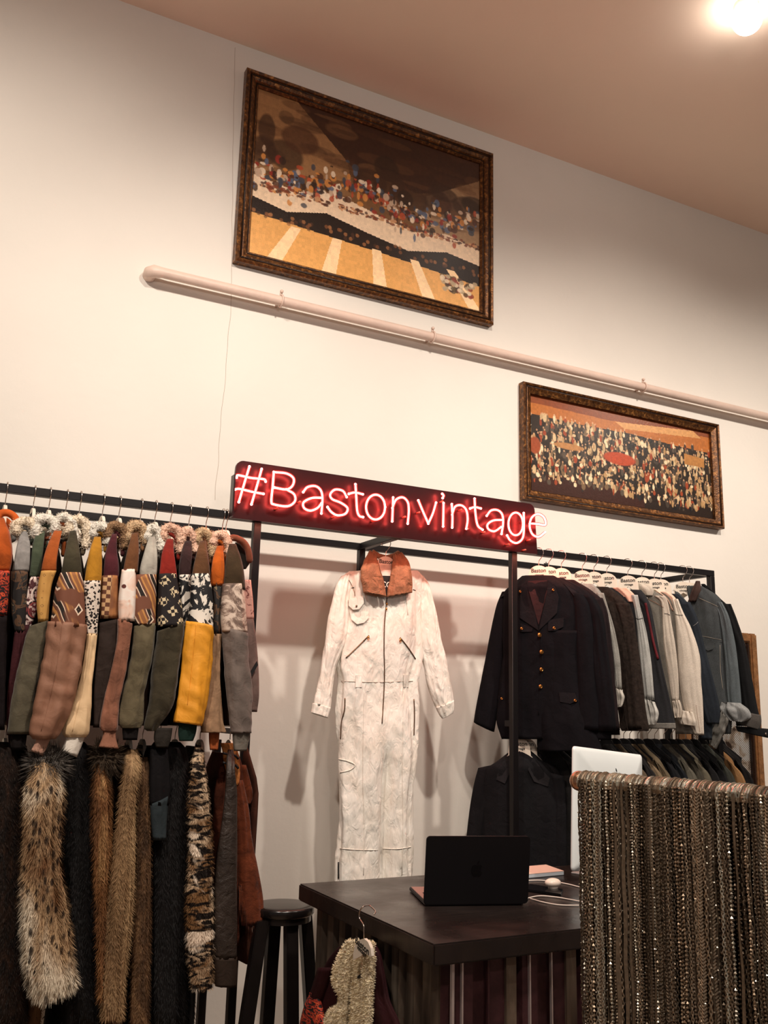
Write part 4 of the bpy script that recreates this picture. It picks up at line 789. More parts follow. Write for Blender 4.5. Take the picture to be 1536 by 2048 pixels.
line_on(bvS, [(692, 1316), (716, 1293), (738, 1271)], .0028, 'pocket_zip', M['zip'], suit); line_on(bvS, [(800, 1275), (812, 1290), (822, 1304), (831, 1318)], .0028, 'pocket_zip', M['zip'], suit)
for q in ((737, 1274), (801, 1279)):
    c = surf(bvS, *q, .005); b = MB(); b.tube([c+Vector((.004*math.cos(a), 0, .006*math.sin(a)-.006)) for a in [i*math.pi/6 for i in range(12)]], .0012, 5, True); b.ball(c, .004); b.build('zip_pull', M['gold'], suit, True)
line_on(bvS, [(690, 1396), (689, 1420), (683, 1445), (681, 1478)], .0025, 'side_zip', M['zip'], suit); line_on(bvS, [(828, 1398), (829, 1430), (828, 1470)], .0025, 'side_zip', M['zip'], suit)
patch_on(bvS, [(699, 1222), (737, 1224), (738, 1236), (728, 1246), (714, 1249), (703, 1240)], .008, 'chest_pocket', WN, suit)
patch_on(bvS, [(697, 1198), (727, 1192), (728, 1206), (718, 1219), (706, 1220), (697, 1212)], .011, 'pocket_flap', WN, suit)
c = surf(bvS, 713, 1212, .012); b = MB(); b.ball(c, .0045, (1, .5, 1)); b.build('snap_button', M['zip'], suit, True)
for q in ((711, 724), (807, 817)): patch_on(bvS, [(q[0], 1349), (q[1], 1349), (q[1], 1375), (q[0], 1375)], .004, 'belt_loop', WN, suit)
line_on(bvS, [(682, 1362), (730, 1364), (768, 1364), (826, 1362)], .0012, 'waist_seam', cloth((206, 196, 184)), suit); line_on(bvS, [(677, 1518), (694, 1522), (710, 1530), (700, 1540), (680, 1545)], .0022, 'pocket_seam', WN, suit)
line_on(bvS, [(680, 1697), (720, 1700), (756, 1700)], .0015, 'knee_seam', WN, suit); line_on(bvS, [(766, 1697), (795, 1698), (822, 1694)], .0015, 'knee_seam', WN, suit)
line_on(bvS, [(728, 1380), (727, 1450), (726, 1550), (728, 1650), (727, 1750)], .0014, 'leg_seam', WN, suit); line_on(bvS, [(808, 1380), (806, 1450), (805, 1550), (806, 1650), (804, 1750)], .0014, 'leg_seam', WN, suit)
line_on(bvS, [(698, 1160), (707, 1178), (710, 1192)], .0012, 'chest_seam', M['zip'], suit); line_on(bvS, [(816, 1230), (812, 1180), (818, 1160)], .0012, 'chest_seam', WN, suit)
line_on(bvS, [(703, 1176), (708, 1175)], .0016, 'tab', M['ink'], suit); line_on(bvS, [(826, 1179), (831, 1181)], .0016, 'tab', M['ink'], suit)
line_on(bvS, [(677, 1724), (677, 1757)], .003, 'ankle_zip', M['ink'], suit)
hs = place_hanger('white', 'white hanger with printed name holding the one-piece ski suit', 'pale hangers on the middle beam', (onx(777, 1090, 1.73).x+.0, 3.37, RZ-rk), 0.0)
hs.location = (1.853, 3.33, 2.158)
hs.location = plS.at(772, 1092, -.03)+Vector((0, 0, .012))

# ================================================================== RIGHT UPPER RACK
TR = math.radians(-62)
def railx(px, y=None): return ony(px, 969+.1196*px, RF-.014).x
GR = 'jackets on the upper right rack'
def rjacket(name, lab, hook, m, parts, th=TR, cat='jacket', group=GR, z=RZ):
    x = railx(hook); root = thing(name, lab, cat, (x, RF, z-.12), group); pl = Pl((x, RF, 0), th)
    for nm, rows, mm, kk in parts:
        fur = kk.pop('nope', None); tube(nm, pl, rows, mm or m, root, **{**dict(ratio=.35, tmax=.028, fold=.16, wrk=.03, sub=6, seg=36, seed=len(lab) % 7+hook % 13), **kk})
    return root, pl
def stitch(bv, px, root, m): return line_on(bv, px, .0009, 'stitching', m, root, off=.0008, n=4)
# 1 uniform tunic
tun, plT = rjacket('uniform_tunic', 'black uniform tunic with gold buttons hanging at the left end of the right rack', 1081, M['navy'], [
    ('body', [(1045, 1110, 1152), (1024, 1140, 1170), (1008, 1160, 1188), (1006, 1166, 1230), (1004, 1168, 1300), (996, 1176, 1380), (994, 1190, 1440), (1004, 1200, 1478)], None, dict(seg=64, tmax=.05, fold=.08)),
    ('front_panel', [(1079, 1164, 1262), (1082, 1160, 1300), (1082, 1162, 1350), (1078, 1168, 1400), (1076, 1184, 1440), (1074, 1200, 1480), (1076, 1206, 1502)], None, dict(off=-.02, tmax=.04, fold=.08)),
    ('sleeve', [(1004, 1184, 1026, 1182, .02), (992, 1215, 1022, 1215, .02), (978, 1010, 1280, .02), (964, 1003, 1350, .02), (953, 997, 1410, .02), (948, 1444, 988, 1464, .02)], None, dict(ratio=.6, tmax=.045, fold=.06)),
    ('sleeve', [(1140, 1184, 1166, 1188, -.02), (1148, 1180, 1212, -.02), (1150, 1190, 1270, -.02), (1152, 1196, 1340, -.02), (1154, 1200, 1400, -.02), (1152, 1456, 1202, 1462, -.02)], None, dict(ratio=.6, tmax=.045, fold=.06))], th=math.radians(-50))
bvT = bvh_of(tun, ['body', 'front', 'sleeve'])
lap = cloth((21, 18, 22), .8, .3)
patch_on(bvT, [(1053, 1160), (1040, 1172), (1039, 1236), (1066, 1254), (1077, 1262), (1070, 1225), (1058, 1185)], .006, 'lapel', lap, tun)
patch_on(bvT, [(1095, 1160), (1110, 1170), (1118, 1195), (1114, 1226), (1094, 1246), (1077, 1262), (1085, 1225), (1094, 1185)], .006, 'lapel', lap, tun)
patch_on(bvT, [(1056, 1162), (1094, 1160), (1094, 1185), (1084, 1225), (1077, 1250), (1070, 1225), (1058, 1185)], .002, 'lining', cloth((44, 24, 26), .7, .4), tun)
patch_on(bvT, [(1126, 1166), (1136, 1164), (1154, 1184), (1148, 1192)], .005, 'epaulette', lap, tun); patch_on(bvT, [(1000, 1196), (1006, 1188), (1022, 1174), (1022, 1184)], .005, 'epaulette', lap, tun)
patch_on(bvT, [(1096, 1240), (1128, 1235), (1127, 1254), (1110, 1262), (1096, 1262)], .004, 'pocket_flap', lap, tun); patch_on(bvT, [(1040, 1246), (1066, 1256), (1064, 1264), (1040, 1264)], .004, 'pocket_flap', lap, tun)
patch_on(bvT, [(1118, 1384), (1150, 1386), (1156, 1402), (1140, 1408), (1120, 1404)], .004, 'pocket_flap', lap, tun); patch_on(bvT, [(996, 1390), (1020, 1400), (1020, 1408), (996, 1400)], .004, 'pocket_flap', lap, tun)
for q, r_ in [((1079, 1270), .0095), ((1083, 1304), .0095), ((1082.6, 1339), .0085), ((1081, 1373), .0085), ((1043, 1257), .006), ((1108, 1256), .0062), ((1040, 1183), .005), ((1106, 1180), .005), ((1003, 1397), .005), ((1150, 1401), .006)]:
    c = surf(bvT, *q, .009) or plT.at(*q, -.02); b = MB(); b.ball(c, r_, (1, .45, 1), 16, 8); b.tube([c+Vector((r_*.8*math.cos(a), -.002, r_*.8*math.sin(a))) for a in [i*math.pi/8 for i in range(16)]], .0012, 5, True); b.build('button', M['gold'], tun, True)
line_on(bvT, [(1082, 1268), (1084, 1320), (1080, 1380), (1077, 1430)], .0012, 'front_edge', lap, tun)
S2 = dict(ratio=.5, tmax=.03, off=-.012)
rjacket('uniform_tunic', 'navy tunic directly behind the gold buttoned one, only its sleeve showing', 1101, M['navy'], [
    ('body', [(1080, 1126, 1156), (1078, 1170, 1180), (1080, 1196, 1215), (1086, 1210, 1320), (1090, 1222, 1440), (1092, 1222, 1480)], None, {}),
    ('sleeve', [(1150, 1186, 1190), (1166, 1206, 1230), (1176, 1216, 1300), (1184, 1226, 1380), (1194, 1232, 1462)], None, dict(S2))])
rjacket('wool_jacket', 'black wool jacket with reddish shoulder sheen, third along the right rack', 1126, cloth((30, 21, 23)), [
    ('body', [(1104, 1150, 1160), (1106, 1190, 1185), (1120, 1212, 1215), (1130, 1226, 1320), (1140, 1240, 1470)], None, {}),
    ('sleeve', [(1176, 1206, 1196), (1184, 1216, 1230), (1192, 1224, 1300), (1200, 1232, 1400), (1206, 1240, 1460)], None, dict(S2))])
dg = denim((150, 148, 142), 1.35, .5); lgrey = denim((176, 176, 172), 1.25, .3); beige = denim((206, 194, 180), 1.15, .18); pale = denim((222, 210, 196), 1.1, .12); navyd = denim((36, 42, 50), 1.5, .4); greyd = denim((70, 74, 76), 1.6, .45); blackd = denim((22, 23, 25), 1.5, .4); chard = denim((42, 42, 45), 1.5, .4)
rt, pl = rjacket('denim_jacket', 'washed grey denim jacket with rolled cuff, fourth along the right rack', 1168, dg, [
    ('body', [(1146, 1186, 1168), (1140, 1204, 1186), (1150, 1214, 1230), (1160, 1232, 1340), (1166, 1238, 1400)], None, {}),
    ('sleeve', [(1188, 1208, 1186), (1196, 1215, 1210), (1206, 1229, 1260), (1214, 1240, 1320), (1220, 1244, 1380)], None, dict(S2)),
    ('rolled_cuff', [(1218, 1374, 1246, 1380, 0), (1220, 1248, 1394), (1226, 1246, 1408), (1232, 1242, 1414)], denim((206, 200, 190), 1.1, .2), dict(S2, off=-.018, fold=.55, wrk=.25, sub=9))])
stitch(bvh_of(rt, ['sleeve']), [(1203, 1195), (1218, 1260), (1228, 1320), (1233, 1372)], rt, M['ink'])
brk = cloth((40, 32, 28), .9, .5, 60, 120)
rjacket('corduroy_jacket', 'black brown corduroy jacket with long straight body, fifth along the right rack', 1191, brk, [
    ('body', [(1172, 1216, 1174), (1172, 1244, 1196), (1206, 1262, 1225), (1220, 1280, 1320), (1236, 1292, 1420), (1240, 1296, 1452), (1244, 1296, 1462)], None, {}),
    ('sleeve', [(1226, 1258, 1206), (1236, 1268, 1240), (1244, 1276, 1320), (1246, 1284, 1400), (1252, 1288, 1458)], None, dict(S2, off=-.006))])
rt, pl = rjacket('denim_jacket', 'light grey denim jacket with turned up sleeve, sixth along the right rack', 1217, lgrey, [
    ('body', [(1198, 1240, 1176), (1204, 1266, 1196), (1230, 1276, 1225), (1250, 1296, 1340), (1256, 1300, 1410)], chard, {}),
    ('yoke', [(1224, 1256, 1176), (1240, 1270, 1190), (1252, 1273, 1205)], cloth((222, 178, 158)), dict(off=-.004, ratio=.5)),
    ('sleeve', [(1262, 1276, 1190), (1268, 1281, 1215), (1274, 1293, 1265), (1280, 1303, 1330), (1288, 1309, 1400)], None, dict(S2)),
    ('rolled_cuff', [(1287, 1396, 1308, 1404, 0), (1290, 1314, 1420), (1292, 1315, 1436), (1298, 1310, 1450)], denim((206, 204, 198), 1.1, .2), dict(S2, off=-.018, fold=.55, wrk=.25, sub=9))])
line_on(bvh_of(rt, ['sleeve']), [(1268, 1233), (1276, 1238), (1286, 1236)], .0012, 'seam', M['ink'], rt)
rt, pl = rjacket('denim_jacket', 'charcoal denim jacket with a dark red stripe down the side and frayed hem', 1259, chard, [
    ('body', [(1240, 1282, 1180), (1250, 1294, 1196), (1284, 1304, 1225), (1296, 1322, 1320), (1302, 1338, 1390), (1300, 1350, 1440), (1296, 1352, 1454)], None, dict(ratio=.3)),
    ('hem', [(1295, 1352, 1446), (1296, 1353, 1457)], denim((120, 116, 110)), dict(off=-.003, ratio=.34))])
b = MB(); bv = bvh_of(rt, ['body']); pp = [surf(bv, *q, .002) for q in spline([(1291, 1206), (1298, 1240), (1307, 1285), (1316, 1318)], 6)]; pp = [q for q in pp if q]
if len(pp) > 2: b.tube(pp, .006, 6); b.build('stripe', cloth((96, 34, 40), .8, .3), rt, True)
rt, pl = rjacket('denim_jacket', 'cream denim jacket with peach lit shoulder, left of the widest pale sleeve', 1287, beige, [
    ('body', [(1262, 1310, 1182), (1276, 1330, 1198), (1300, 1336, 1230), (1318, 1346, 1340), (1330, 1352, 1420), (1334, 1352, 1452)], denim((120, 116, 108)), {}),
    ('collar', [(1256, 1290, 1166), (1262, 1306, 1178), (1280, 1306, 1192)], beige, dict(off=-.02, ratio=.5, fold=.3)),
    ('sleeve', [(1308, 1330, 1192), (1322, 1336, 1206), (1325, 1344, 1250), (1328, 1352, 1300), (1336, 1356, 1350), (1344, 1357, 1404)], None, dict(S2)),
    ('rolled_cuff', [(1344, 1402, 1357, 1400, 0), (1346, 1362, 1418), (1350, 1361, 1436)], beige, dict(S2, off=-.018, fold=.55, wrk=.25, sub=9))])
line_on(bvh_of(rt, ['sleeve']), [(1329, 1227), (1336, 1228), (1342, 1232)], .001, 'seam', M['ink'], rt)
stitch(bvh_of(rt, ['body', 'sleeve']), [(1296, 1198), (1312, 1206), (1327, 1215)], rt, cloth((150, 110, 90)))
rt, pl = rjacket('denim_jacket', 'off-white denim jacket with the widest palest sleeve and folded cuff', 1312, pale, [
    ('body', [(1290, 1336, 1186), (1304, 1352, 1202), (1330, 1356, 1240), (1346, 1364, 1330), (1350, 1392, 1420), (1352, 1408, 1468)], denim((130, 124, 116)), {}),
    ('yoke', [(1310, 1338, 1184), (1330, 1352, 1198), (1344, 1356, 1222)], cloth((226, 186, 166)), dict(off=-.006, ratio=.5)),
    ('sleeve', [(1344, 1356, 1198), (1349, 1367, 1225), (1352, 1384, 1260), (1355, 1398, 1310), (1358, 1402, 1360), (1364, 1405, 1400), (1376, 1407, 1440), (1390, 1408, 1470)], None, dict(S2, tmax=.035)),
    ('rolled_cuff', [(1360, 1420, 1384, 1424, 0), (1356, 1434, 1392, 1442, 0), (1362, 1448, 1390, 1452, 0)], pale, dict(S2, off=-.045, fold=.5, wrk=.2, sub=9))])
line_on(bvh_of(rt, ['sleeve']), [(1350, 1228), (1357, 1230), (1366, 1230)], .001, 'seam', M['ink'], rt)
stitch(bvh_of(rt, ['sleeve']), [(1392, 1410), (1396, 1440), (1400, 1464)], rt, cloth((150, 120, 100)))
rt, pl = rjacket('denim_jacket', 'dark navy denim jacket hanging between the palest sleeve and the pocketed grey denim', 1325, navyd, [
    ('body', [(1322, 1356, 1188), (1344, 1372, 1206), (1362, 1392, 1260), (1382, 1416, 1360), (1394, 1424, 1440), (1398, 1424, 1480)], None, {}),
    ('sleeve', [(1360, 1380, 1204), (1368, 1396, 1240), (1378, 1412, 1300), (1392, 1430, 1370), (1404, 1440, 1420), (1414, 1438, 1448)], None, dict(S2))])
stitch(bvh_of(rt, ['sleeve']), [(1386, 1252), (1392, 1248), (1396, 1244)], rt, cloth((150, 150, 146)))
rt, pl = rjacket('denim_jacket', 'mid grey denim jacket showing its chest pocket and rolled pale cuff', 1369, greyd, [
    ('body', [(1374, 1404, 1172), (1376, 1432, 1190), (1380, 1444, 1212), (1384, 1448, 1280), (1396, 1456, 1360), (1408, 1462, 1430), (1414, 1462, 1468)], None, dict(tmax=.035)),
    ('collar', [(1346, 1354, 1180, .01), (1350, 1364, 1192), (1362, 1374, 1204)], greyd, dict(off=-.01, ratio=.6)),
    ('collar', [(1392, 1400, 1162, .01), (1384, 1402, 1180), (1376, 1392, 1204)], cloth((66, 50, 46)), dict(off=-.02, ratio=.6)),
    ('sleeve', [(1430, 1444, 1204), (1440, 1458, 1235), (1446, 1470, 1290), (1452, 1478, 1350), (1456, 1482, 1400), (1460, 1482, 1416)], denim((90, 98, 102), 1.4, .35), dict(S2)),
    ('rolled_cuff', [(1446, 1404, 1478, 1406, 0), (1442, 1416, 1492, 1420, 0), (1450, 1430, 1494, 1436, 0), (1462, 1442, 1484, 1444, 0)], denim((150, 152, 152), 1.3, .5), dict(S2, off=-.025, fold=.6, ratio=.35, wrk=.25, sub=9)),
    ('rolled_cuff', [(1444, 1422, 1456, 1438, 0), (1432, 1446, 1450, 1462, 0), (1420, 1468, 1440, 1482, 0), (1418, 1488, 1432, 1498, 0)], denim((130, 128, 122), 1.3, .5), dict(S2, off=-.045, fold=.5, ratio=.4, wrk=.2, sub=9))])
bv = bvh_of(rt, ['body']); stc = cloth((170, 160, 146))
stitch(bv, [(1398, 1196), (1416, 1204), (1438, 1214)], rt, stc); stitch(bv, [(1404, 1272), (1424, 1276), (1444, 1280)], rt, stc)
patch_on(bv, [(1404, 1272), (1444, 1280), (1444, 1285), (1404, 1277)], .003, 'seam_band', greyd, rt)
patch_on(bv, [(1408, 1284), (1430, 1286), (1426, 1299), (1416, 1302), (1408, 1298)], .004, 'pocket_flap', greyd, rt); stitch(bv, [(1410, 1298), (1418, 1300), (1426, 1297), (1429, 1288)], rt, stc)
stitch(bv, [(1440, 1290), (1441, 1340), (1446, 1380)], rt, stc)
rt, pl = rjacket('denim_jacket', 'black denim jacket at the right end of the right rack with grey folded cuff', 1382, blackd, [
    ('body', [(1402, 1410, 1168), (1412, 1440, 1196), (1420, 1462, 1222), (1450, 1480, 1290), (1466, 1500, 1380), (1472, 1512, 1452)], None, {}),
    ('sleeve', [(1440, 1462, 1208), (1450, 1474, 1240), (1466, 1490, 1290), (1476, 1502, 1350), (1486, 1516, 1420), (1488, 1522, 1440)], None, dict(S2)),
    ('folded_cuff', [(1480, 1422, 1522, 1430, 0), (1474, 1434, 1523, 1446, 0), (1474, 1446, 1520, 1460, 0)], denim((84, 80, 76), 1.3, .3), dict(S2, off=-.03)),
    ('hem_band', [(1470, 1452, 1540, 1458, 0), (1474, 1462, 1548, 1478, 0)], blackd, dict(off=-.02))])
bv = bvh_of(rt, ['hem']); c = surf(bv, 1532, 1468, .004); 
if c: b = MB(); b.ball(c, .006, (1, .5, 1)); b.build('stud_button', M['chrome'], rt, True)
for n_, px in zip(['gold buttoned tunic', 'navy tunic', 'black wool jacket', 'washed grey denim jacket', 'corduroy jacket', 'light grey denim jacket', 'red striped charcoal denim jacket', 'cream denim jacket', 'off-white denim jacket', 'dark navy denim jacket', 'pocketed grey denim jacket', 'black denim jacket'], (1081, 1101, 1126, 1168, 1191, 1217, 1259, 1287, 1312, 1325, 1369, 1382)):
    place_hanger('white', 'pale printed hanger on the upper right rack holding the %s' % n_, 'pale hangers on the upper right rack', (railx(px), RF, RZ-rk), math.radians(-48 if px < 1090 else -52))

# ================================================================== RIGHT LOWER RACK
def lowx(px): return ony(px, 1462, LY-.01).x
GL_ = 'garments on the lower right rack'
def lgar(name, lab, hook, parts, th=TR, cat='jacket', back=0.):
    x = lowx(hook); root = thing(name, lab, cat, (x, LY, LZ-.12), GL_); pl = Pl((x, LY+back, 0), th)
    for nm, rows, mm, kk in parts: tube(nm, pl, rows, mm, root, **{**dict(ratio=.35, tmax=.03, fold=.12, wrk=.02, sub=5, seg=30, seed=hook % 17), **kk})
    return root, pl
tr, pl = lgar('trench_coat', 'black coat with shoulder straps on the lower rail below the gold buttoned tunic', 1043, [
    ('body', [(1022, 1060, 1500), (996, 1084, 1520), (966, 1108, 1545), (962, 1118, 1590), (958, 1122, 1660), (952, 1124, 1760), (946, 1124, 1850)], cloth((20, 19, 22), .8, .3), dict(tmax=.045)),
    ('sleeve', [(956, 1536, 985, 1530, 0), (948, 985, 1570), (940, 978, 1620), (932, 972, 1690), (926, 966, 1790)], cloth((20, 19, 22), .8, .3), dict(tmax=.04, ratio=.6)),
    ('sleeve', [(1100, 1545, 1128, 1552, -.01), (1104, 1132, 1600, -.01), (1102, 1134, 1700, -.01), (1100, 1134, 1830, -.01)], cloth((20, 19, 22), .8, .3), dict(tmax=.04, ratio=.6))], th=math.radians(-38), cat='coat', back=.022)
bv = bvh_of(tr, ['body', 'sleeve']); lapc = cloth((30, 28, 31), .7, .3)
patch_on(bv, [(956, 1538), (980, 1516), (990, 1520), (968, 1545)], .005, 'epaulette', lapc, tr); patch_on(bv, [(1096, 1534), (1104, 1528), (1134, 1560), (1122, 1568)], .005, 'epaulette', lapc, tr)
patch_on(bv, [(1066, 1512), (1080, 1530), (1100, 1556), (1096, 1574), (1068, 1564), (1056, 1540)], .005, 'lapel', lapc, tr); patch_on(bv, [(1018, 1512), (1000, 1530), (992, 1560), (1010, 1568), (1022, 1540)], .005, 'lapel', lapc, tr)
tr2, pl2 = lgar('coat', 'second black coat close behind the black coat with shoulder straps', 1056, [
    ('body', [(1046, 1076, 1502), (1040, 1098, 1520), (1036, 1122, 1550), (1030, 1134, 1620), (1030, 1136, 1850)], cloth((24, 22, 24), .8, .3), dict(tmax=.03))], th=math.radians(-38), cat='coat', back=.026)
for px, n_ in ((1043, 'black coat with shoulder straps'), (1056, 'second black coat')): place_hanger('white', 'pale printed hanger on the lower right rail holding the %s' % n_, 'pale hangers on the lower right rail', (lowx(px), LY+.005, LZ-.004), math.radians(-38))
specs = [(1100, (36, 34, 34), 'charcoal', 'right of the second black coat'), (1122, (44, 40, 38), 'dark taupe', 'just left of the silver monitor'), (1215, (30, 28, 28), 'black', 'behind the top left of the silver monitor'), (1232, (84, 72, 58), 'khaki brown', 'behind the right part of the silver monitor'), (1250, (36, 34, 34), 'soot black', 'behind the right edge of the silver monitor'), (1262, (112, 96, 76), 'tan', 'first right of the silver monitor'),
         (1278, (96, 84, 66), 'olive tan', 'second right of the silver monitor'), (1298, (24, 24, 27), 'black', 'under the black hanger beside the monitor'), (1312, (20, 22, 26), 'blue black', 'left of the pale edged shoulders'), (1330, (92, 88, 78), 'grey green', 'with the first pale edged shoulder'), (1345, (66, 62, 54), 'dark olive', 'with the second pale edged shoulder'),
         (1358, (98, 92, 78), 'stone', 'with the third pale edged shoulder'), (1374, (28, 27, 28), 'black', 'right of the stone coloured one'), (1390, (22, 22, 24), 'jet black', 'below the palest sleeve'), (1405, (70, 72, 66), 'grey olive', 'left of the brown one'), (1424, (134, 100, 66), 'camel brown', 'nearest the wire mesh frame'), (1440, (28, 26, 26), 'black', 'at the right end of the lower rail')]
for i, (hk, c, cn, wh) in enumerate(specs):
    m_ = cloth(c, .85, .3); rows = [(hk-10, hk+10, 1488), (hk-26, hk+22, 1502), (hk-30, hk+40, 1520), (hk-26, hk+54, 1545), (hk-18, hk+66, 1575), (hk-12, hk+72, 1640), (hk-8, hk+74, 1760)]
    if hk > 1400: rows = [(a, b_-6*(k > 2), y) for k, (a, b_, y) in enumerate(rows)]
    rt, pl = lgar('jacket' if i % 2 else 'shirt', '%s garment %s' % (cn, wh), hk, [('body', rows, m_, dict(tmax=.02)), ('sleeve', [(hk+30, 1518, hk+44, 1530, -.015), (hk+40, 1545, hk+62, 1552, -.015), (hk+46, hk+72, 1590, -.015), (hk+50, hk+78, 1680, -.015)], m_, dict(tmax=.02, ratio=.5))], cat='jacket' if i % 2 else 'shirt')
    stitch(bvh_of(rt, ['body', 'sleeve']), [(hk+8, 1496), (hk+24, 1514), (hk+38, 1530)], rt, cloth(tuple(min(255, v+40) for v in c)))
    place_hanger('black', 'black hanger of the %s garment %s' % (cn, wh), 'black hangers on the lower right rail', (lowx(hk), LY, LZ), math.radians(-58))

# ================================================================== LEANING GILT FRAME WITH WIRE MESH
fr = thing('wire_mesh_frame', 'tall brown gilt frame with wire mesh leaning on the wall at the right', 'frame', (3.9, 3.6, 0))
FX0, FX1, FZ1, FYF = 3.60, 4.165, 1.955, 3.585
b = MB()
for x0_, x1_ in ((FX0, FX0+.05), (FX1-.05, FX1)): b.box((x0_, FYF-.02, 0), (x1_, FYF+.03, FZ1))
b.box((FX0+.05, FYF-.02, FZ1-.05), (FX1-.05, FYF+.03, FZ1)); b.build('outer_moulding', paint('brown_gilt', (150, 106, 68), .4, .3, .3, 40, .3, 120), fr, bevel=.008)
b = MB()
for x0_, x1_ in ((FX0+.055, FX0+.075), (FX1-.075, FX1-.055)): b.box((x0_, FYF-.012, 0), (x1_, FYF+.02, FZ1-.055))
b.box((FX0+.075, FYF-.012, FZ1-.075), (FX1-.075, FYF+.02, FZ1-.055)); b.build('inner_moulding', M['giltdark'], fr, bevel=.004)
t = NT('blotched_silver'); f = t.noise(t.pos(), 11, 4, .8); b = MB(); b.box((FX0+.075, FYF+.01, 0), (FX1-.075, FYF+.016, FZ1-.06)); b.build('silvered_panel', t.fin(t.ramp(f, [(.38, lin((70, 50, 38))), (.46, lin((196, 176, 156))), (.55, lin((226, 224, 220)))]), .35, .2), fr)
b = MB(); x = FX0+.06
while x < FX1-.06:
    for sgn in (1, -1):
        z_ = .9
        pts = []
        k = 0
        while z_ < FZ1-.08: pts.append((x+(.007*sgn if k % 2 else -.007*sgn), FYF-.004, z_)); z_ += .012; k += 1
        b.tube(pts, .0009, 4)
    x += .014
b.build('wire_mesh', M['blackmetal'], fr, True)

# ================================================================== COUNTER
TZ = .954; TX0, TX1, TY0, TY1 = 1.222, 3.35, 2.046, 2.885
ctr = thing('shop_counter', 'black topped shop counter clad in corrugated metal in the foreground', 'counter', ((TX0+TX1)/2, (TY0+TY1)/2, 0))
b = MB(); b.box((TX0, TY0, TZ-.05), (TX1, TY1, TZ)); b.build('worktop', M['top'], ctr, bevel=.004)
def corr(a, b_, nrm, z0, z1, pitch, dep, name, m):
    a = Vector(a); b_ = Vector(b_); nrm = Vector(nrm); L = (b_-a).length; d = (b_-a)/L; pr_ = []; s_ = 0
    while s_ < L:
        for fx, h in ((0, 0), (.28, 0), (.36, 1), (.84, 1), (.92, 0)):
            q = s_+fx*pitch
            if q < L: pr_.append((q, h*dep))
        s_ += pitch
    pr_.append((L, 0)); V = []; F = []
    for q, h in pr_:
        for dz in (z0, z1): V.append(a+d*q+nrm*h+Vector((0, 0, dz)))
    for q, h in pr_:
        for dz in (z0, z1): V.append(a+d*q+nrm*(h-.003)+Vector((0, 0, dz)))
    n = len(pr_)
    for i in range(n-1): F.append((2*i, 2*i+2, 2*i+3, 2*i+1)); F.append((2*n+2*i, 2*n+2*i+1, 2*n+2*i+3, 2*n+2*i+2))
    return mobj(name, V, F, m, ctr, False)
corr((TX0+.05, TY1-.05, 0), (TX0+.05, TY0+.05, 0), (-1, 0, 0), .02, TZ-.05, .082, .018, 'corrugated_end_panel', M['galv'])
fp = corr((TX0+.05, TY0+.05, 0), (TX1-.05, TY0+.05, 0), (0, -1, 0), .02, TZ-.05, .098, .018, 'corrugated_front_panel', M['maroon'])
b = MB(); b.box((TX0+.056, TY0+.056, 0), (TX1-.056, TY1-.056, TZ-.051)); b.build('carcass', M['ink'], ctr)
for px, wpx, mk in ((903, 5, 'highlightstrip'), (922, 3, 'highlightstrip'), (974, 4, 'maroon'), (1057, 2.5, 'highlightstrip'), (1100.5, 2.5, 'highlightstrip'), (1019, 20, 'galv'), (1139, 20, 'galv')):
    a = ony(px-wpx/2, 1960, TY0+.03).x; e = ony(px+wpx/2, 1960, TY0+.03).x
    b = MB(); b.box((a, TY0+.022, .02), (e, TY0+.031, TZ-.0505)); b.build('metal_and_highlight_strip', M[mk], ctr)  # narrow pale strips are painted highlights; maroon and galvanised ones are cladding

# ------------------------------------------------------------------ laptop
LP = thing('laptop', 'dark open laptop with its lid back facing us on the counter', 'laptop', (1.55, 2.5, TZ))
hA = onz(849, 1808, TZ+.006); hB = onz(1048, 1806, TZ+.006); hd = (hB-hA).normalized(); hn = Vector((-hd.y, hd.x, 0)).normalized()
Lw = (hB-hA).length
Mx = Matrix(((hd.x, hn.x, 0, hA.x), (hd.y, hn.y, 0, hA.y), (0, 0, 1, TZ), (0, 0, 0, 1)))
space = paint('space_grey', (60, 56, 58), .4, .8); dark = paint('lid_grey', (34, 31, 34), .45, .6); deckm = paint('deck', (170, 122, 112), .4, .5); keym = paint('keys', (30, 28, 30), .5)
b = MB(); b.box((0, 0, .002), (Lw, .222, .013), Mx); lbase = b.build('base', space, LP, bevel=.002)
b = MB(); b.box((.004, .004, .0128), (Lw-.004, .218, .0138), Mx); b.build('deck', deckm, LP)
b = MB()
for r_ in range(5):
    for k in range(13): b.box((.02+k*(Lw-.04)/13, .03+r_*.019, .0138), (.02+(k+.85)*(Lw-.04)/13, .046+r_*.019, .0150), Mx)
b.build('keyboard', keym, lbase)
b = MB(); b.box((Lw*.32, .14, .0136), (Lw*.68, .208, .0143), Mx); b.build('trackpad', paint('trackpad', (150, 110, 102), .3, .4), lbase)
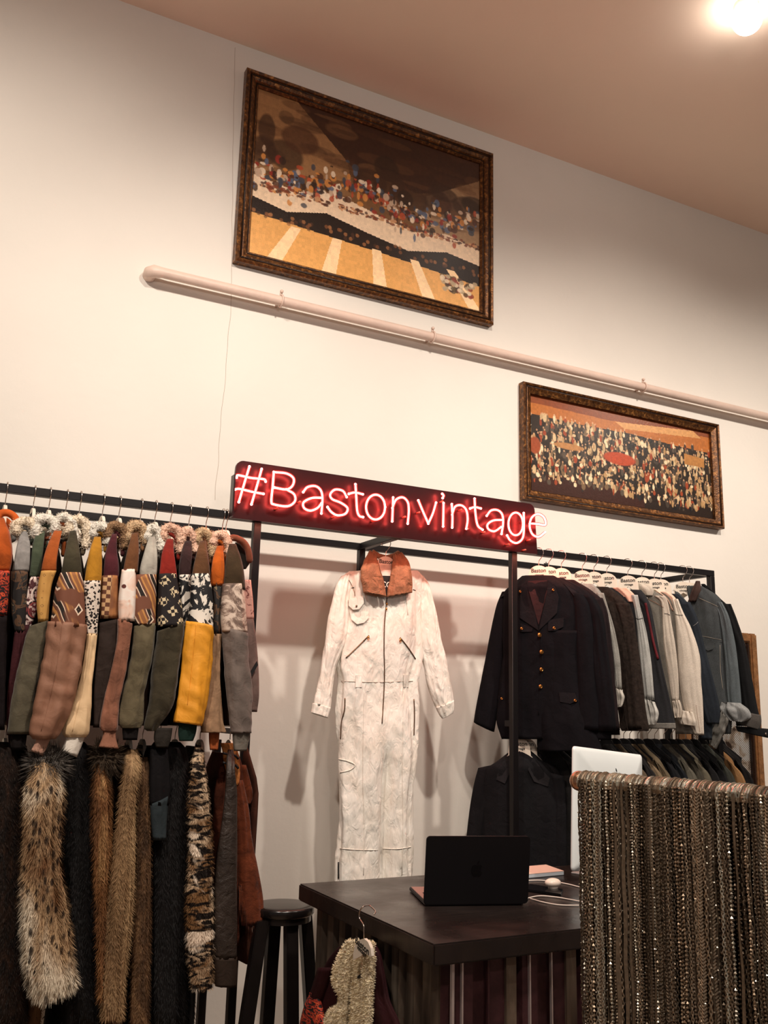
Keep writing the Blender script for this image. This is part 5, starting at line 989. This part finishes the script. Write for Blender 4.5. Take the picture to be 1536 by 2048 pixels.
# lid: top edge found where the photo shows it
pv = Pl(hA - hn*.03, math.atan2(hd.y, hd.x)); tA = pv.at(861, 1671); tB = pv.at(1062, 1672)
up_ = ((tA+tB)/2-(hA+hB)/2); up_ -= hd*up_.dot(hd); H_ = up_.length; up_.normalize(); ln = hd.cross(up_)
if ln.dot(hn) > 0: ln = -ln
Ml = Matrix(((hd.x, up_.x, ln.x, hA.x), (hd.y, up_.y, ln.y, hA.y), (hd.z, up_.z, ln.z, hA.z), (0, 0, 0, 1)))
def rrect(x0, y0, x1, y1, r, n=6):
    o = []
    for cx, cy_, a0 in ((x1-r, y0+r, -90), (x1-r, y1-r, 0), (x0+r, y1-r, 90), (x0+r, y0+r, 180)):
        for i in range(n+1): a = math.radians(a0+90*i/n); o.append((cx+r*math.cos(a), cy_+r*math.sin(a)))
    return o
b = MB(); b.slab([Ml @ Vector((x, y, 0)) for x, y in rrect(-.004, 0, Lw+.01, H_, .011)], (Ml.to_3x3() @ Vector((0, 0, .006)))); b.build('lid', dark, LP, bevel=.001)
b = MB(); b.slab([Ml @ Vector((x, y, -.0006)) for x, y in rrect(0, .004, Lw+.006, H_-.004, .008)], (Ml.to_3x3() @ Vector((0, 0, .0006)))); b.build('screen', keym, LP)
def apple(s_):
    """fruit outline with a bite, and its leaf, centred, size s_"""
    body = [(0, .36), (.12, .42), (.28, .42), (.40, .33), (.36, .22), (.31, .08), (.34, -.06), (.44, -.17), (.36, -.36), (.22, -.50), (.10, -.49), (0, -.46), (-.10, -.49), (-.22, -.50), (-.36, -.34), (-.45, -.06), (-.44, .18), (-.34, .36), (-.20, .43), (-.08, .40)]
    leaf = [(0, .48), (.02, .62), (.14, .74), (.18, .74), (.16, .60), (.06, .50)]
    return [[(x*s_, y*s_) for x, y in [tuple(q) for q in spline(body, 4, True)]], [(x*s_, y*s_) for x, y in leaf]]
b = MB()
for pg in apple(.036): b.slab([Ml @ Vector((Lw/2+x, H_*.5+y, .0062)) for x, y in pg], (Ml.to_3x3() @ Vector((0, 0, .0004))))
b.build('lid_emblem', paint('emblem_dark', (14, 13, 15), .15), LP)

# ------------------------------------------------------------------ monitor
MO = thing('desktop_monitor', 'silver desktop computer screen seen from behind at the right end of the counter', 'monitor', (2.33, 2.68, TZ))
white = paint('silver_shell', (240, 247, 248), .4, 0, .02)
mA = Vector((2.103, 2.6, 1.394)); mA2 = Vector((2.075, 2.585, .99)); dv = Vector((.47, .175, 0)).normalized(); mw = .5
upm = (mA-mA2); mh = upm.length; upm.normalize(); dv = (dv-upm*dv.dot(upm)).normalized(); nb = dv.cross(upm)
if nb.dot(CAM-mA) < 0: nb = -nb
Mm = Matrix(((dv.x, upm.x, nb.x, mA2.x), (dv.y, upm.y, nb.y, mA2.y), (dv.z, upm.z, nb.z, mA2.z), (0, 0, 0, 1)))
prof = rrect(0, 0, mw, mh, .014, 6); V = []; F = []; n = len(prof); cx, cyy = mw/2, mh/2
layers = [(1, -.006), (1, 0.0), (.985, .004), (.93, .010), (.75, .020), (.5, .029), (.25, .033)]
for s_, h in layers: V += [Mm @ Vector((cx+(x-cx)*s_, cyy+(y-cyy)*s_, h)) for x, y in prof]
for i in range(len(layers)-1):
    for k in range(n): F.append((i*n+k, i*n+(k+1) % n, (i+1)*n+(k+1) % n, (i+1)*n+k))
F.append(tuple(range(n))[::-1]); F.append(tuple((len(layers)-1)*n+k for k in range(n)))
o = mobj('back_shell', V, F, white, MO); bm = bmesh.new(); bm.from_mesh(o.data); bmesh.ops.recalc_face_normals(bm, faces=bm.faces); bm.to_mesh(o.data); bm.free()
b = MB(); b.slab([Mm @ Vector((x, y, -.009)) for x, y in rrect(.004, .004, mw-.004, mh-.004, .01)], Mm.to_3x3() @ Vector((0, 0, .003))); b.build('screen', keym, MO)
b = MB()
for pg in apple(.052): b.slab([Mm @ Vector((cx-x, mh*.755+y, .0300)) for x, y in pg], Mm.to_3x3() @ Vector((0, 0, .0012)))
em = b.build('rear_emblem', M['ink'], MO)
bs = Mm @ Vector((cx, 0, 0)); b = MB()
Mb = Matrix(((dv.x, nb.x, 0, bs.x), (dv.y, nb.y, 0, bs.y), (0, 0, 1, TZ), (0, 0, 0, 1)))
b.box((-.09, -.10, 0), (.09, .07, .006), Mb); b.build('stand_foot', white, MO, bevel=.002)
b = MB(); b.box((-.09, .055, .0), (.09, .063, .17), Mb @ Matrix.Rotation(0, 4, 'X')); b.build('stand_neck', white, MO, bevel=.002)

# ------------------------------------------------------------------ small things on the counter
def flat(px, z0, z1, name, m, lab, cat, bev=.002):
    pts = [onz(x, y, z0) for x, y in px]; b = MB(); b.slab(pts, (0, 0, z1-z0)); o = b.build(name, m, None, bevel=bev); tag(o, lab, cat); return o
nb_ = thing('notepad', 'pinkish white pad of paper on the counter behind the laptop', 'notepad', onz(1095, 1745, TZ)); 
pts = [onz(x, y, TZ+.001) for x, y in ((1040, 1758), (1128, 1750), (1092, 1737), (1035, 1742))]
b = MB(); b.slab(pts, (0, 0, .012)); b.build('pages', paint('pages', (206, 214, 222), .7), nb_, bevel=.001)
b = MB(); b.slab([p+Vector((0, 0, .0122)) for p in pts], (0, 0, .0015)); b.build('cover', paint('pad_cover', (238, 200, 182), .6), nb_)
flat(((1034, 1781), (1122, 1793), (1127, 1783), (1060, 1772)), TZ+.0005, TZ+.008, 'phone', paint('phone_glass', (18, 17, 19), .12), 'black phone lying flat between laptop and mouse', 'phone')
cpx = onz(1106, 1776, TZ+.008); b = MB(); b.ball(cpx+Vector((0, 0, .0155)), .024, (1.15, .9, .60), 24, 14); ms = thing('computer_mouse', 'small rounded white mouse beside the laptop', 'mouse', cpx); b.build('shell', paint('white_plastic', (240, 224, 210), .3), ms, True)
b = MB(); b.tube([cpx+Vector((0, 0, .0)), cpx+Vector((0, 0, .004))], .016, 20); b.build('base_ring', M['cord'], ms, True)
def cable(px, name, lab, r=.0019, z=TZ+.003):
    b = MB(); b.tube([Vector(q) for q in spline([tuple(onz(x, y, z)) for x, y in px], 8)], r, 7); o = b.build(name, M['cord'], None, True); tag(o, lab, 'cable'); return o
cable([(1030, 1764), (1060, 1761), (1088, 1761), (1130, 1767), (1168, 1776), (1200, 1780)], 'cable', 'white cable running behind the mouse toward the monitor')
c2 = cable([(1052, 1797), (1078, 1792), (1110, 1794), (1140, 1799), (1170, 1804), (1210, 1806)], 'charging_cable', 'white charging cable plugged into the laptop, the upper curve')
cable([(1060, 1797), (1085, 1804), (1120, 1810), (1168, 1811), (1210, 1813)], 'cable', 'white cable forming the lower curve nearest the counter front')
a = onz(1046, 1797, TZ+.005); e = onz(1055, 1797, TZ+.004); b = MB(); b.tube([a, e], .0045, 10); b.build('plug', M['cord'], c2, True)

# ------------------------------------------------------------------ stool
ST = thing('bar_stool', 'round black wooden bar stool left of the counter under the fringed suede', 'stool', onz(567, 1808, .85)); sc_ = onz(567, 1808, .85); ST.location = (sc_.x, sc_.y, 0)
wd = paint('black_lacquer', (24, 20, 19), .22, 0, .2, 20, .0, 60, .5)
R0 = .105; pr_ = [(0, .85), (R0*.8, .8505), (R0*.97, .848), (R0, .842), (R0*1.0, .826), (R0*.95, .82), (R0*.9, .818), (R0*.9, .80), (0, .80)]; V = []; F = []; n = 40
for rr_, z_ in pr_: V += [Vector((sc_.x+rr_*math.cos(2*math.pi*k/n), sc_.y+rr_*math.sin(2*math.pi*k/n), z_)) for k in range(n)]
for i in range(len(pr_)-1):
    for k in range(n): F.append((i*n+k, (i+1)*n+k, (i+1)*n+(k+1) % n, i*n+(k+1) % n))
o = mobj('seat', V, F, wd, ST); bm = bmesh.new(); bm.from_mesh(o.data); bmesh.ops.remove_doubles(bm, verts=bm.verts, dist=1e-5); bmesh.ops.recalc_face_normals(bm, faces=bm.faces); bm.to_mesh(o.data); bm.free(); o.data.set_sharp_from_angle(angle=1.0)
for (xt, xb, dy) in ((523, 493, -.045), (548, 534, .055), (581, 582, -.055), (608, 622, .045)):
    a = ony(xt, 1852, sc_.y+dy); e = ony(xb, 2048, sc_.y+dy*1.8); k = (a.z-.0)/(a.z-e.z); e2 = a+(e-a)*k; a.z = .815; b = MB(); dd = Vector((.021, 0, 0)); dq = Vector((0, .018, 0))
    V = [a-dd-dq, a+dd-dq, a+dd+dq, a-dd+dq, e2-dd-dq, e2+dd-dq, e2+dd+dq, e2-dd+dq]; b.add(V, [(0, 1, 2, 3), (4, 7, 6, 5), (0, 4, 5, 1), (1, 5, 6, 2), (2, 6, 7, 3), (3, 7, 4, 0)]); b.build('leg', wd, ST, bevel=.003)

# ------------------------------------------------------------------ jacket hung on the counter's end
plE = Pl((TX0-.035, 2.45, 0), math.radians(-90))
cj = thing('shearling_jacket', 'dark jacket with cream fleece lining hung on the counter edge', 'jacket', (TX0-.035, 2.45, .7))
darkred = cloth((46, 18, 22), .7, .4, 10)
shear = fleece((250, 232, 200))
tube('body', plE, [(690, 752, 1888), (668, 764, 1910), (648, 772, 1950), (632, 780, 2000), (612, 800, 2048), (604, 806, 2100), (600, 812, 2300)], darkred, cj, ratio=.2, tmax=.02, fold=.2, seed=51, sub=7, seg=40, off=.015)
tube('sleeve', plE, [(640, 664, 1935), (628, 652, 1975), (616, 640, 2010), (606, 632, 2048), (600, 628, 2110)], darkred, cj, ratio=.4, tmax=.02, off=-.005, seed=52)
tube('printed_cuff', plE, [(622, 634, 1984), (614, 640, 2005), (606, 646, 2030), (600, 654, 2060), (596, 656, 2120)], P_red(), cj, ratio=.3, tmax=.016, off=-.012, seed=53)
furry('fleece_lapel', plE, [(698, 716, 1880), (684, 710, 1905), (672, 703, 1935), (669, 699, 1962), (677, 697, 1985), (680, 694, 2005), (660, 693, 2024), (654, 690, 2050), (650, 688, 2120)], shear, cj, nh=4000, hl=.0045, tw=.0014, down=.1, seed=54, ratio=.35, tmax=.018, off=-.016, fold=.2, sub=6)
furry('fleece_lapel', plE, [(728, 744, 1884), (732, 745, 1905), (728, 744, 1940), (728, 742, 1990), (726, 740, 2050), (724, 738, 2120)], shear, cj, nh=2400, hl=.004, tw=.0014, down=.1, seed=56, ratio=.5, tmax=.016, off=-.016, fold=.15)
furry('fleece_lining', plE, [(710, 728, 1908), (708, 730, 1940), (705, 730, 1990), (702, 728, 2050), (700, 726, 2120)], shear, cj, nh=3000, hl=.005, tw=.0014, down=.1, seed=55, ratio=.25, tmax=.010, off=-.010, fold=.1)
b = MB(); b.slab([plE.at(*q, -.022) for q in ((717, 1952), (728, 1944), (729, 1956), (716, 1957))], (-.003, 0, 0)); b.build('fabric_tag', M['ink'], cj)
ch = thing('clothes_hanger', 'pale printed hanger hooked over the edge of the counter', 'hanger', (TX0-.04, 2.45, .93))
pts = [plE.at(*q, -.012) for q in ((728, 1880), (728, 1862), (727, 1850), (719, 1836), (720, 1822), (727, 1813))]+[onz(*q, TZ+.022-.004*i) for i, q in enumerate(((738, 1811), (745, 1816), (751, 1823), (748, 1829)))]
b = MB(); b.tube([Vector(q) for q in spline([tuple(q) for q in pts], 5)], .0018, 6); b.build('hook', M['chrome'], ch, True)
bo = [plE.at(*q, -.044) for q in ((706, 1908), (710, 1890), (718, 1880), (728, 1877), (736, 1884), (741, 1896), (743, 1912), (740, 1914), (728, 1905), (722, 1912), (706, 1920))]
b = MB(); b.slab(bo, (.008, 0, 0)); b.build('board', M['hanger'], ch)
def decal(me, c, a, up, m, root, name='lettering'):
    n_ = a.cross(up); Mt = Matrix(((a.x, up.x, n_.x, c.x), (a.y, up.y, n_.y, c.y), (a.z, up.z, n_.z, c.z), (0, 0, 0, 1)))
    return mobj(name, [Mt @ v.co for v in me.vertices], [tuple(p.vertices) for p in me.polygons], m, root, False)
tb1 = text_mesh('Baston', .024); tb2 = text_mesh('vintage', .015)
av = Vector((0, -.985, -.17)).normalized(); uv = Vector((0, -.17, .985)).normalized()
decal(tb1, plE.at(724, 1892, -.0446), av*1.25, uv, M['ink'], ch); decal(tb2, plE.at(723, 1902, -.0446), av*1.25, uv, M['ink'], ch)

# ================================================================== FOREGROUND: BEADED STRANDS ON A ROD
CZ_ = 1.358
p0 = onz(1162, 1562, CZ_); p1 = onz(1350, 1578, CZ_); p2 = onz(1536, 1596, CZ_); p3 = p2+(p2-p1)*2.0
rodp = [Vector(q) for q in spline([tuple(p0), tuple(p1), tuple(p2), tuple(p3)], 40)]
cur = thing('strand_curtain', 'glittering bronze bead and chain strands hanging from a rod in the right foreground', 'bead curtain', (p1.x, p1.y, 0))
def metal(name, c, rough, mt=.85, var=.4): return paint(name, c, rough, mt, var, 90)
mt = [metal('bronze_beads', (186, 166, 142), .36, .6), metal('dark_bronze', (104, 90, 74), .36, .6), metal('pale_gold', (236, 222, 204), .26, .7), paint('brown_ribbon', (132, 114, 94), .5, .1, .3, 120), paint('taupe_cord', (98, 84, 68), .6, .0, .4, 120)]
b = MB(); b.tube(rodp, .014, 12); b.ball(p0-(rodp[1]-rodp[0]).normalized()*.004, .0215, (1, 1, 1), 20, 12); b.build('rod', metal('copper_ball', (196, 150, 120), .25), cur, True)
# stand for the rod
b = MB(); pe = rodp[-1]; b.tube([pe, (pe.x, pe.y, 0.01)], .014, 12); b.tube([(pe.x, pe.y, 0), (pe.x, pe.y, .02)], .16, 24); b.build('stand_post', M['blackmetal'], cur, True)
rn = random.Random(11); L_ = sum((rodp[i+1]-rodp[i]).length for i in range(len(rodp)-1))
def rod_at(s_):
    k = s_*(len(rodp)-1); i = min(int(k), len(rodp)-2); return rodp[i].lerp(rodp[i+1], k-i), (rodp[i+1]-rodp[i]).normalized()
smax = .92
mbs = [MB() for _ in mt]; OCT = [(1, 0, 0), (-1, 0, 0), (0, 1, 0), (0, -1, 0), (0, 0, 1), (0, 0, -1)]; OF = [(0, 2, 4), (2, 1, 4), (1, 3, 4), (3, 0, 4), (2, 0, 5), (1, 2, 5), (3, 1, 5), (0, 3, 5)]
def octa(mb, c, r, sz=1.): 
    a = rn.random()*1.5; ca, sa = math.cos(a)*r, math.sin(a)*r
    mb.add([(c.x+ca*x-sa*y, c.y+sa*x+ca*y, c.z+z*r*sz) for x, y, z in OCT], OF)
NS = 225
for i in range(NS):
    s_ = .012+smax*(i+rn.uniform(-.4, .4))/NS; c, d = rod_at(max(.004, s_)); side = Vector((d.y, -d.x, 0)).normalized()
    if side.dot(CAM-c) < 0: side = -side
    lay = rn.uniform(-.004, .012); kind = rn.choice('bbbbccccrrdkk'); zb = .70+rn.uniform(0, .03); base = c+side*(.016+lay)
    z = CZ_+.004; sw = rn.uniform(-.004, .004); ph = rn.random()*6
    mi = rn.choices(range(5), weights=[5, 3, 1.6, 2, 2])[0]
    def P(z_): q = base+d*(sw*(CZ_-z_)*1.5+.0012*math.sin(z_*40+ph)); return Vector((q.x, q.y, z_))
    if kind == 'b':
        r_ = rn.uniform(.0028, .0042); 
        while z > zb: octa(mbs[mi], P(z), r_, rn.uniform(.8, 1.2)); z -= r_*2.0
    elif kind == 'c':
        r_ = rn.uniform(.0034, .0048); k = 0
        while z > zb:
            q = P(z); t1 = d if k % 2 else (d*.5+side*.8); w_ = r_
            mbs[mi].tube([q+t1*w_*.8*math.cos(a)+Vector((0, 0, w_*1.25*math.sin(a))) for a in [j*math.pi/3 for j in range(6)]], .0011, 3, True); z -= r_*1.7; k += 1
    elif kind == 'r':
        w_ = rn.uniform(.003, .0055); V = []; n_ = 30
        for j in range(n_+1):
            zz = z+(zb-z)*j/n_; tw_ = .5*math.sin(zz*9+ph); a_ = d*math.cos(tw_)+side*math.sin(tw_); V += [P(zz)-a_*w_, P(zz)+a_*w_]
        mbs[3 if mi < 3 else mi].add(V+[v-side*.0008 for v in V], [(2*j, 2*j+1, 2*j+3, 2*j+2) for j in range(n_)]+[(2*(n_+1)+2*j+2, 2*(n_+1)+2*j+3, 2*(n_+1)+2*j+1, 2*(n_+1)+2*j) for j in range(n_)])
    elif kind == 'd':
        k = 0
        while z > zb:
            q = P(z)
            for sg in (-1, 1): mbs[0].tube([q+d*sg*.006+Vector((0, 0, .003)), q+side*.002+Vector((0, 0, -.003))], [.002, .003], 5)
            z -= .0062
    else:
        r_ = rn.uniform(.0014, .0022); n_ = 40; mbs[mi if mi in (3, 4, 1) else 4].tube([P(z+(zb-z)*j/n_)+d*.0012*math.sin(j*1.9) for j in range(n_+1)], r_, 5)
        zz = z
        while zz > zb: octa(mbs[2], P(zz)+side*.002, .0022, 1.); zz -= rn.uniform(.01, .03)
# loops over the rod
for i in range(290):
    s_ = .006+smax*(i+rn.random()*.5)/290; c, d = rod_at(s_); side = Vector((d.y, -d.x, 0)).normalized(); 
    if side.dot(CAM-c) < 0: side = -side
    R1 = .0175+rn.uniform(-.001, .003); tw_ = rn.uniform(.002, .006); mi = rn.choices(range(5), weights=[4, 1, 6, 2, 1])[0]
    mbs[mi].tube([c+d*tw_*math.sin(a)+side*R1*math.cos(a)+Vector((0, 0, R1*math.sin(a))) for a in [math.radians(-30+k*24) for k in range(10)]], rn.uniform(.0022, .004), 5)
for mb, m_, nm in zip(mbs, mt, ('bead_strands', 'dark_chain_strands', 'pale_chain_strands', 'ribbon_strands', 'cord_strands')):
    o = mb.build(nm, m_, cur, False); o['kind'] = 'stuff'
b = MB(); V = []; n_ = 60
for i in range(n_+1):
    c, d = rod_at(.002+smax*i/n_); side = Vector((d.y, -d.x, 0)).normalized()
    if side.dot(CAM-c) < 0: side = -side
    for zz in (CZ_, .70): q = c+side*(.004+.004*math.sin(i*1.7)); V.append(Vector((q.x, q.y, zz)))
b.add(V+[v+Vector((.002, .002, 0)) for v in V], [(2*i, 2*i+1, 2*i+3, 2*i+2) for i in range(n_)]+[(2*(n_+1)+2*i, 2*(n_+1)+2*i+2, 2*(n_+1)+2*i+3, 2*(n_+1)+2*i+1) for i in range(n_)]); b.build('backing_cloth', cloth((58, 44, 34), .8, .5, 60), cur, True)
